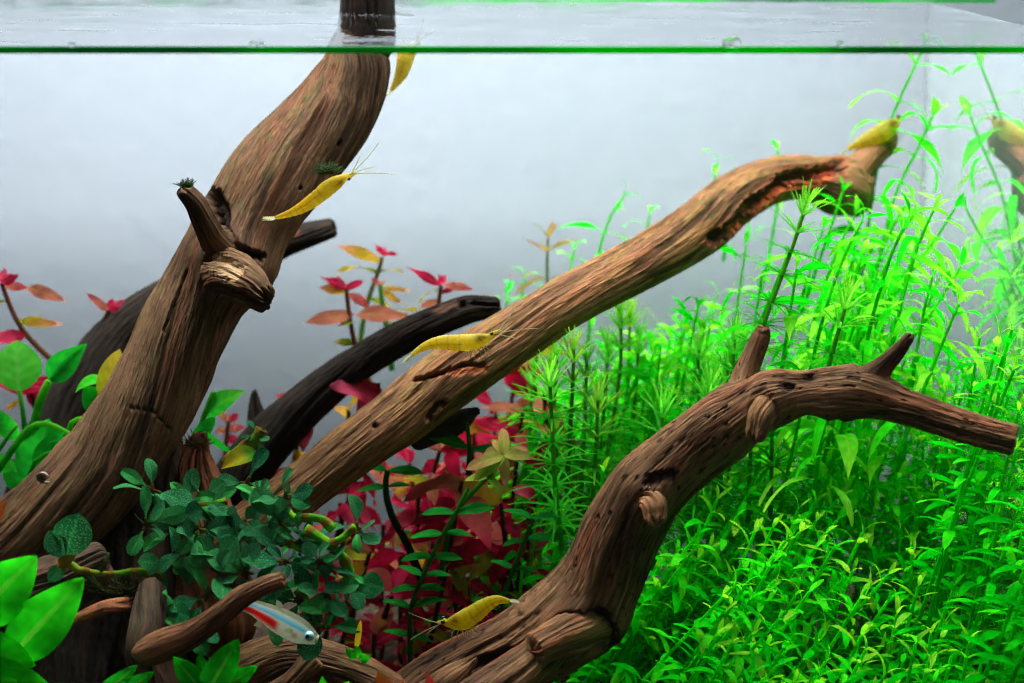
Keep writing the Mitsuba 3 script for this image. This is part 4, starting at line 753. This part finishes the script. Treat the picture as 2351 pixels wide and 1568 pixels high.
# ------------------------------------------------------------------ shrimps
def ball(c, r, sx=1, sy=1, sz=1):
    m = trimesh.creation.icosphere(subdivisions=2, radius=1.0); m.apply_scale([r * sx, r * sy, r * sz]); m.apply_translation(c); return m
def colored(m, col): return mikit.ply(m, 'mat_shrimp', smooth=True, color=np.tile(col, (len(m.vertices), 1)))
def shrimp(label, spine, back, H, col=(0.80, .60, .015), pale=(0.85, .78, .25), seed=0, legs=True, feel=((0, 0),), spot=True, down=None):
    """spine: (vx, vy, y) from snout to tail; back: pixel direction of the animal's back; H: body height in pixels."""
    k = thing('shrimp', label, 'shrimp'); r_ = random.Random(seed)
    c = spline(np.array([P(*q) for q in spine]), .0003)
    yy = spine[len(spine) // 2][2]; S = px(yy)
    bk = norm(P(spine[1][0] + back[0], spine[1][1] + back[1], yy) - P(spine[1][0], spine[1][1], yy))
    t, A, B = frames(c, bk)                                      # A: back, B: side
    u = np.linspace(0, 1, len(c))
    hgt = np.interp(u, [0, .04, .10, .2, .33, .42, .55, .7, .82, .92, 1], [.06, .30, .55, .88, 1.0, .92, .86, .68, .48, .34, .22]) * H / 2 / S
    seg = np.where(u > .38, 1 + .05 * ((u * 15) % 1 - .5), 1 + .0 * u); hgt = hgt * seg
    wid = hgt * np.interp(u, [0, .3, .9, 1], [.7, .62, .6, 1.0])
    n = 26; th = np.linspace(0, 2 * np.pi, n + 1)
    V = c[:, None] + (hgt[:, None] * np.cos(th))[..., None] * A[:, None] + (wid[:, None] * np.sin(th))[..., None] * B[:, None]
    V -= (0.16 * hgt * np.interp(u, [0, .3, 1], [0, 1, 0]))[:, None, None] * A[:, None]
    U, TH = np.meshgrid(u, np.cos(th), indexing='ij')
    nz = meshkit.fbm(np.stack([U * 40, TH * 6, U * 0 + seed], -1), 3, seed)
    cc = mixc(col, pale, np.clip(.85 * sst(.35, .7, nz) + .45 * sst(.5, 1, TH), 0, 1))
    cc = mixc(cc, (0.62, .36, .01), sst(-.1, -.5, TH) * (U > .4) * .45)
    cc = mixc(cc, pale, sst(.14, .02, U) * .7)
    cc = mixc(cc, (0.30, .17, .01), np.exp(-((TH + .15) / .16) ** 2) * (U > .38) * .45)
    line = ((U * 15) % 1 < .12) * (U > .38); cc = cc * (1 - .2 * line[..., None])
    if spot: cc = mixc(cc, (0.16, .075, .02), np.clip(np.exp(-((U - .16) / .06) ** 2 - ((TH - .35) / .5) ** 2) * 1.1 * sst(.3, .55, nz), 0, 1))
    part(k, 'body', mikit.ply((V.reshape(-1, 3), gridf(len(c), n + 1)), 'mat_shrimp', smooth=True, color=np.clip(cc, .002, .95).reshape(-1, 3)))
    q = lambda f: int(f * (len(c) - 1))
    L = np.linalg.norm(np.diff(c, axis=0), axis=1).sum()
    for sg in (-1, 1):                                           # eyes on stalks
        e0 = c[q(.07)] + A[q(.07)] * hgt[q(.07)] * .5; e1 = e0 + B[q(.07)] * sg * H * .30 / S - t[q(.07)] * H * .14 / S + A[q(.07)] * H * .1 / S
        part(k, 'eye', mikit.ply(ball(e1, max(.10 * H / S, .0004)), 'mat_eye', smooth=True))
        part(k, 'eye_stalk', stem_shape(np.linspace(e0, e1, 3), .0003, .0003, col, col, 6))
    rs = c[q(.06)] + A[q(.06)] * hgt[q(.06)] * .7
    part(k, 'rostrum', stem_shape(np.linspace(rs, rs - t[q(.06)] * L * .13 + A[0] * L * .012, 5), .00055, .00008, col, pale, 6))
    fan = [leaf_mesh(.42, 'oval', .15, .1, c0=col, c1=pale, edge=(0.75, .75, .5), seed=seed + 3, mat='mat_clear')]
    for j, a in enumerate((-.5, -.22, .05, .3, .55)):
        d = norm(t[-1] + B[-1] * a * .8 - A[-1] * (.25 * abs(a) + a * .35))
        part(k, 'tail_fan', put(fan[0], place(c[-1] - t[-1] * L * .02, c[-1] + d * L * .15, norm(A[-1] - B[-1] * a), 1.0)))
    for j in range(4):                                           # feelers
        o = c[q(.03)] + A[0] * H * .04 / S * (j - 1)
        d = norm(-t[0] + A[0] * (.45 - .3 * j) + B[0] * (.5 * (-1) ** j) * .5)
        ln = L * (.28 if j % 2 else .5); s = np.linspace(0, 1, 9)[:, None]
        part(k, 'antenna', stem_shape(o + d * s * ln + A[0] * (.12 * ln * s ** 2) * (1 if j < 2 else -1.2), .00016, .00007, pale, pale, 5, 'mat_clear'))
    if legs:
        for j in range(6):
            f = .16 + .035 * j; sg = 1 if j % 2 else -1
            o = c[q(f)] - A[q(f)] * hgt[q(f)] * .9
            kn = o - A[q(f)] * H * .28 / S + B[q(f)] * sg * H * .16 / S - t[q(f)] * H * (.22 - .05 * j) / S
            ft = kn - A[q(f)] * H * .32 / S - t[q(f)] * H * (.05 - .04 * j) / S
            part(k, 'leg', stem_shape(spline(np.array([o, kn, ft]), .0004), (.00017, .00008)[0], .00008, pale, (0.8, .8, .6), 5, 'mat_clear'))
        for j in range(5):
            f = .46 + .085 * j; o = c[q(f)] - A[q(f)] * hgt[q(f)] * .85
            part(k, 'swimmeret', put(fan[0], place(o, o - A[q(f)] * H * .22 / S + t[q(f)] * H * .16 / S, t[q(f)], .9)))
    return k
shrimp('yellow shrimp clinging to the thick trunk with its head up to the right', [(806, 398, .088), (790, 408, .088), (765, 426, .088), (735, 450, .0885), (700, 474, .089), (665, 490, .09), (632, 500, .09)], (18, 26), 38, seed=1, legs=False)
shrimp('yellow shrimp resting on the long tan branch with its head to the right', [(1138, 768, .078), (1120, 775, .078), (1090, 782, .078), (1050, 784, .078), (1010, 785, .0785), (975, 795, .079), (945, 815, .079)], (0, -30), 42, seed=2, legs=True)
shrimp('yellow shrimp hanging behind the trunk just under the water line', [(955, 96, .142), (945, 112, .142), (936, 128, .142), (930, 148, .142), (922, 170, .142), (910, 190, .142), (898, 208, .142)], (22, 10), 40, seed=3, legs=True, pale=(0.82, .82, .40))
shrimp('yellow shrimp on the upturned end of the tan branch at upper right', [(2068, 276, .186), (2055, 283, .186), (2035, 295, .186), (2010, 310, .186), (1985, 322, .186), (1965, 332, .186), (1946, 342, .186)], (-14, -22), 46, seed=4)
shrimp('yellow shrimp standing on the forked branch near the bottom, tail raised', [(1016, 1432, .055), (1030, 1430, .055), (1055, 1424, .055), (1085, 1408, .055), (1112, 1390, .055), (1140, 1377, .055), (1170, 1380, .055)], (-10, -30), 50, seed=5, col=(0.62, .50, .01), pale=(0.70, .62, .08))

# ------------------------------------------------------------------ neon fish
def fish():
    k = thing('neon_fish', 'small neon fish with a blue stripe and red tail half hidden behind the crooked branch', 'fish')
    y = .0325; S = px(y)
    c = spline(np.array([P(*q) for q in ((727, 1468, y - .001), (705, 1457, y), (665, 1437, y + .001), (620, 1413, y + .002), (584, 1396, y + .002), (556, 1388, y + .003), (532, 1386, y + .004))]), .0004)
    u = np.linspace(0, 1, len(c)); bk = norm(P(640 + 14, 1430 - 30, y) - P(640, 1430, y))
    t, A, B = frames(c, bk)
    hg = np.interp(u, [0, .02, .07, .16, .32, .48, .62, .76, .9, 1], [.14, .42, .66, .89, 1.0, .94, .76, .54, .40, .38]) * 34 / S
    hg = np.convolve(np.pad(hg, 6, 'edge'), np.ones(13) / 13, 'valid')
    wd = hg * np.interp(u, [0, .15, .5, 1], [.75, .6, .45, .2])
    n = 30; th = np.linspace(0, 2 * np.pi, n + 1)
    V = c[:, None] + (hg[:, None] * np.cos(th))[..., None] * A[:, None] + (wd[:, None] * np.sin(th))[..., None] * B[:, None]
    U, TH = np.meshgrid(u, np.cos(th), indexing='ij')
    nz = meshkit.fbm(np.stack([U * 60, TH * 8, U * 0], -1), 3, 4)
    cc = mixc((0.93, .92, .76), (0.78, .80, .60), nz)                # belly
    cc = mixc(cc, (0.32, .32, .20), sst(.6, .85, TH))               # back
    st = sst(.10, .18, TH) * (1 - sst(.56, .64, TH)); cc = mixc(cc, mixc((0.06, .52, .98), (0.45, .88, .99), sst(.2, .5, TH) * .8), st * (U > .05))
    rd = (1 - sst(.0, .14, TH)) * sst(-.8, -.6, TH) * sst(.40, .48, U); cc = mixc(cc, (0.90, .015, .015), rd)
    cc = mixc(cc, (0.72, .12, .10), np.exp(-((U - .24) / .035) ** 2 - ((TH + .35) / .22) ** 2) * .9)
    part(k, 'body', mikit.ply((V.reshape(-1, 3), gridf(len(c), n + 1)), 'mat_fish_skin', smooth=True, color=np.clip(cc, .002, .95).reshape(-1, 3)))
    i = int(.095 * len(c)); sd = -norm(B[i]) if B[i][1] > 0 else norm(B[i])
    e = c[i] + A[i] * hg[i] * .18 + sd * wd[i] * .86
    e1 = part(k, 'eye', mikit.ply(ball(e, 12 / S), 'mat_fish', smooth=True, color=np.tile((0.30, .62, .68), (162, 1))), 'silver blue eye')
    scene[e1 + '__pupil'] = mikit.ply(ball(e + sd * 6.6 / S, 6.6 / S), 'mat_eye', smooth=True)
    fin = lf(width=.7, shape='lance', arch=.1, fold=.0, c0=(0.5, .55, .5), c1=(0.6, .65, .6), seed=200, mat='mat_clear')
    q = lambda f: int(f * (len(c) - 1))
    for nm, f, s1, ln, ws in (('dorsal_fin', .5, 1, 26, .9), ('anal_fin', .6, -1, 26, .9), ('pelvic_fin', .42, -1, 22, .8), ('adipose_fin', .75, 1, 12, 1)):
        b = c[q(f)] + s1 * A[q(f)] * hg[q(f)] * .85
        part(k, nm, put(fin, place(b, b + norm(t[q(f)] * .8 + s1 * A[q(f)] * .7) * ln / S, B[q(f)], ws)))
    b = c[q(.27)] + sd * wd[q(.27)]; part(k, 'pectoral_fin', put(fin, place(b, b + norm(t[q(.3)] - A[q(.3)] * .5 + sd * .4) * 24 / S, B[q(.3)], .7)))
    for s1 in (-1, 1): part(k, 'tail_fin', put(fin, place(c[-1], c[-1] + norm(t[-1] + A[-1] * .35 * s1) * 26 / S, B[-1], .7)))
fish()
# orange leaf tips right at the glass
k = thing('orange_leaf_plant', 'blurred orange leaf tip close to the glass at the bottom centre', 'plant')
OL = leaf_mesh(.55, 'lance', .2, .1, c0=(0.42, .07, .01), c1=(0.40, .10, .015), seed=210)
px_leaf(k, (905, 1640), (868, 1540), -.0 + .004, .004, OL, FAC, 1.0); px_leaf(k, (900, 1640), (925, 1560), .004, .004, OL, FAC, 1.0)
k = thing('orange_leaf_plant', 'small blurred red leaf tip at the bottom edge near the forked branch foot', 'plant')
px_leaf(k, (1000, 1630), (982, 1545), .004, .004, leaf_mesh(.4, 'lance', .1, c0=(0.5, .02, .01), c1=(0.45, .03, .02), seed=211), FAC, 1.0)
k = thing('orange_leaf_plant', 'blurred orange leaf tip at the left edge beside the trunk base', 'plant')
px_leaf(k, (-40, 1210), (14, 1150), .004, .004, OL, FAC, 1.0)

# ------------------------------------------------------------------ snail
k = thing('snail', 'tiny tan snail on the left edge of the trunk base', 'snail')
sc = P(96, 1098, .062); th = np.linspace(0, 4.2 * np.pi, 90); ra = .0012 * np.exp(-th * .13)
cs = sc + np.stack([ra * np.cos(th), .00015 * th, ra * np.sin(th)], -1)
v, f = tubemesh(cs, ra * .62 + .0001, 12, np.array([0, 1.0, 0.01]))
part(k, 'shell', mikit.ply((v, f), 'mat_fish', smooth=True, color=mixc((0.17, .105, .058), (0.10, .06, .035), meshkit.fbm(v * 1500, 2, 2))))
part(k, 'foot', mikit.ply(ball(sc + np.array([.0004, .0018, -.0014]), .0011, 1.3, .6, .3), 'mat_fish', smooth=True, color=np.tile((0.10, .07, .045), (162, 1))))

# ------------------------------------------------------------------ droplets on the rim, tufts of thread
for vx, r, lab in ((165, .0007, 'clear water droplet on the green glass edge, first from the left'), (580, .0008, 'clear water droplet on the green glass edge, left of the trunk'), (600, .0007, 'clear water droplet on the green glass edge, nearer the trunk on its left side'),
                   (1672, .0012, 'bright water droplet on the green glass edge, left one of the touching pair'), (1687, .0013, 'bright water droplet on the green glass edge, right one of the touching pair'), (1930, .0008, 'clear water droplet on the green glass edge, last on the right')):
    p = P(vx, 98, -.003); single('water_droplet', mikit.ply(ball([p[0], -.0028, .00035 + r * .7], r), 'mat_drop', smooth=True), lab, 'droplet')
rng = random.Random(77)
def tuft(label, vx, vy, y, n, h, col=(0.10, .13, .04), spread=.9):
    k = thing('moss_tuft', label, 'moss'); b = P(vx, vy, y); ms = []
    for i in range(n):
        d = norm(np.array([rng.uniform(-1, 1) * spread, rng.uniform(-1, .4), rng.uniform(.2, 1)])); s = np.linspace(0, 1, 4)[:, None]
        o = b + np.array([rng.uniform(-1, 1), 0, rng.uniform(-.3, .3)]) * h * .5
        v, f = tubemesh(o + d * s * h * rng.uniform(.5, 1.1) + np.array([rng.uniform(-.3, .3), 0, 0]) * h * s ** 2, .00012, 3); ms.append((v, f, np.tile([pal_index(col, col) + .3, .8], (len(v), 1))))
    m = cat(ms); scene[k] = mikit.ply(m[:2], 'mat_leaf', smooth=True, uv=m[2])
    labels[k]['kind'] = 'stuff'
tuft('small dark moss tuft on the tip of the curled stub', 428, 428, .077, 60, .0022, (0.04, .10, .02))
tuft('dim green thread tuft behind the shrimp on the trunk', 752, 396, .0905, 130, .0032, (0.10, .16, .07), 1.2)
tuft('fine moss threads on the fuzzy reddish stump', 455, 1025, .092, 90, .004, (0.16, .10, .05))
tuft('tangled brown root threads under the creeping stem', 290, 1365, .046, 160, .006, (0.08, .08, .025), 1.4)
tuft('tiny moss tuft on the upper edge of the trunk', 605, 300, .115, 16, .0018, (0.06, .10, .03))
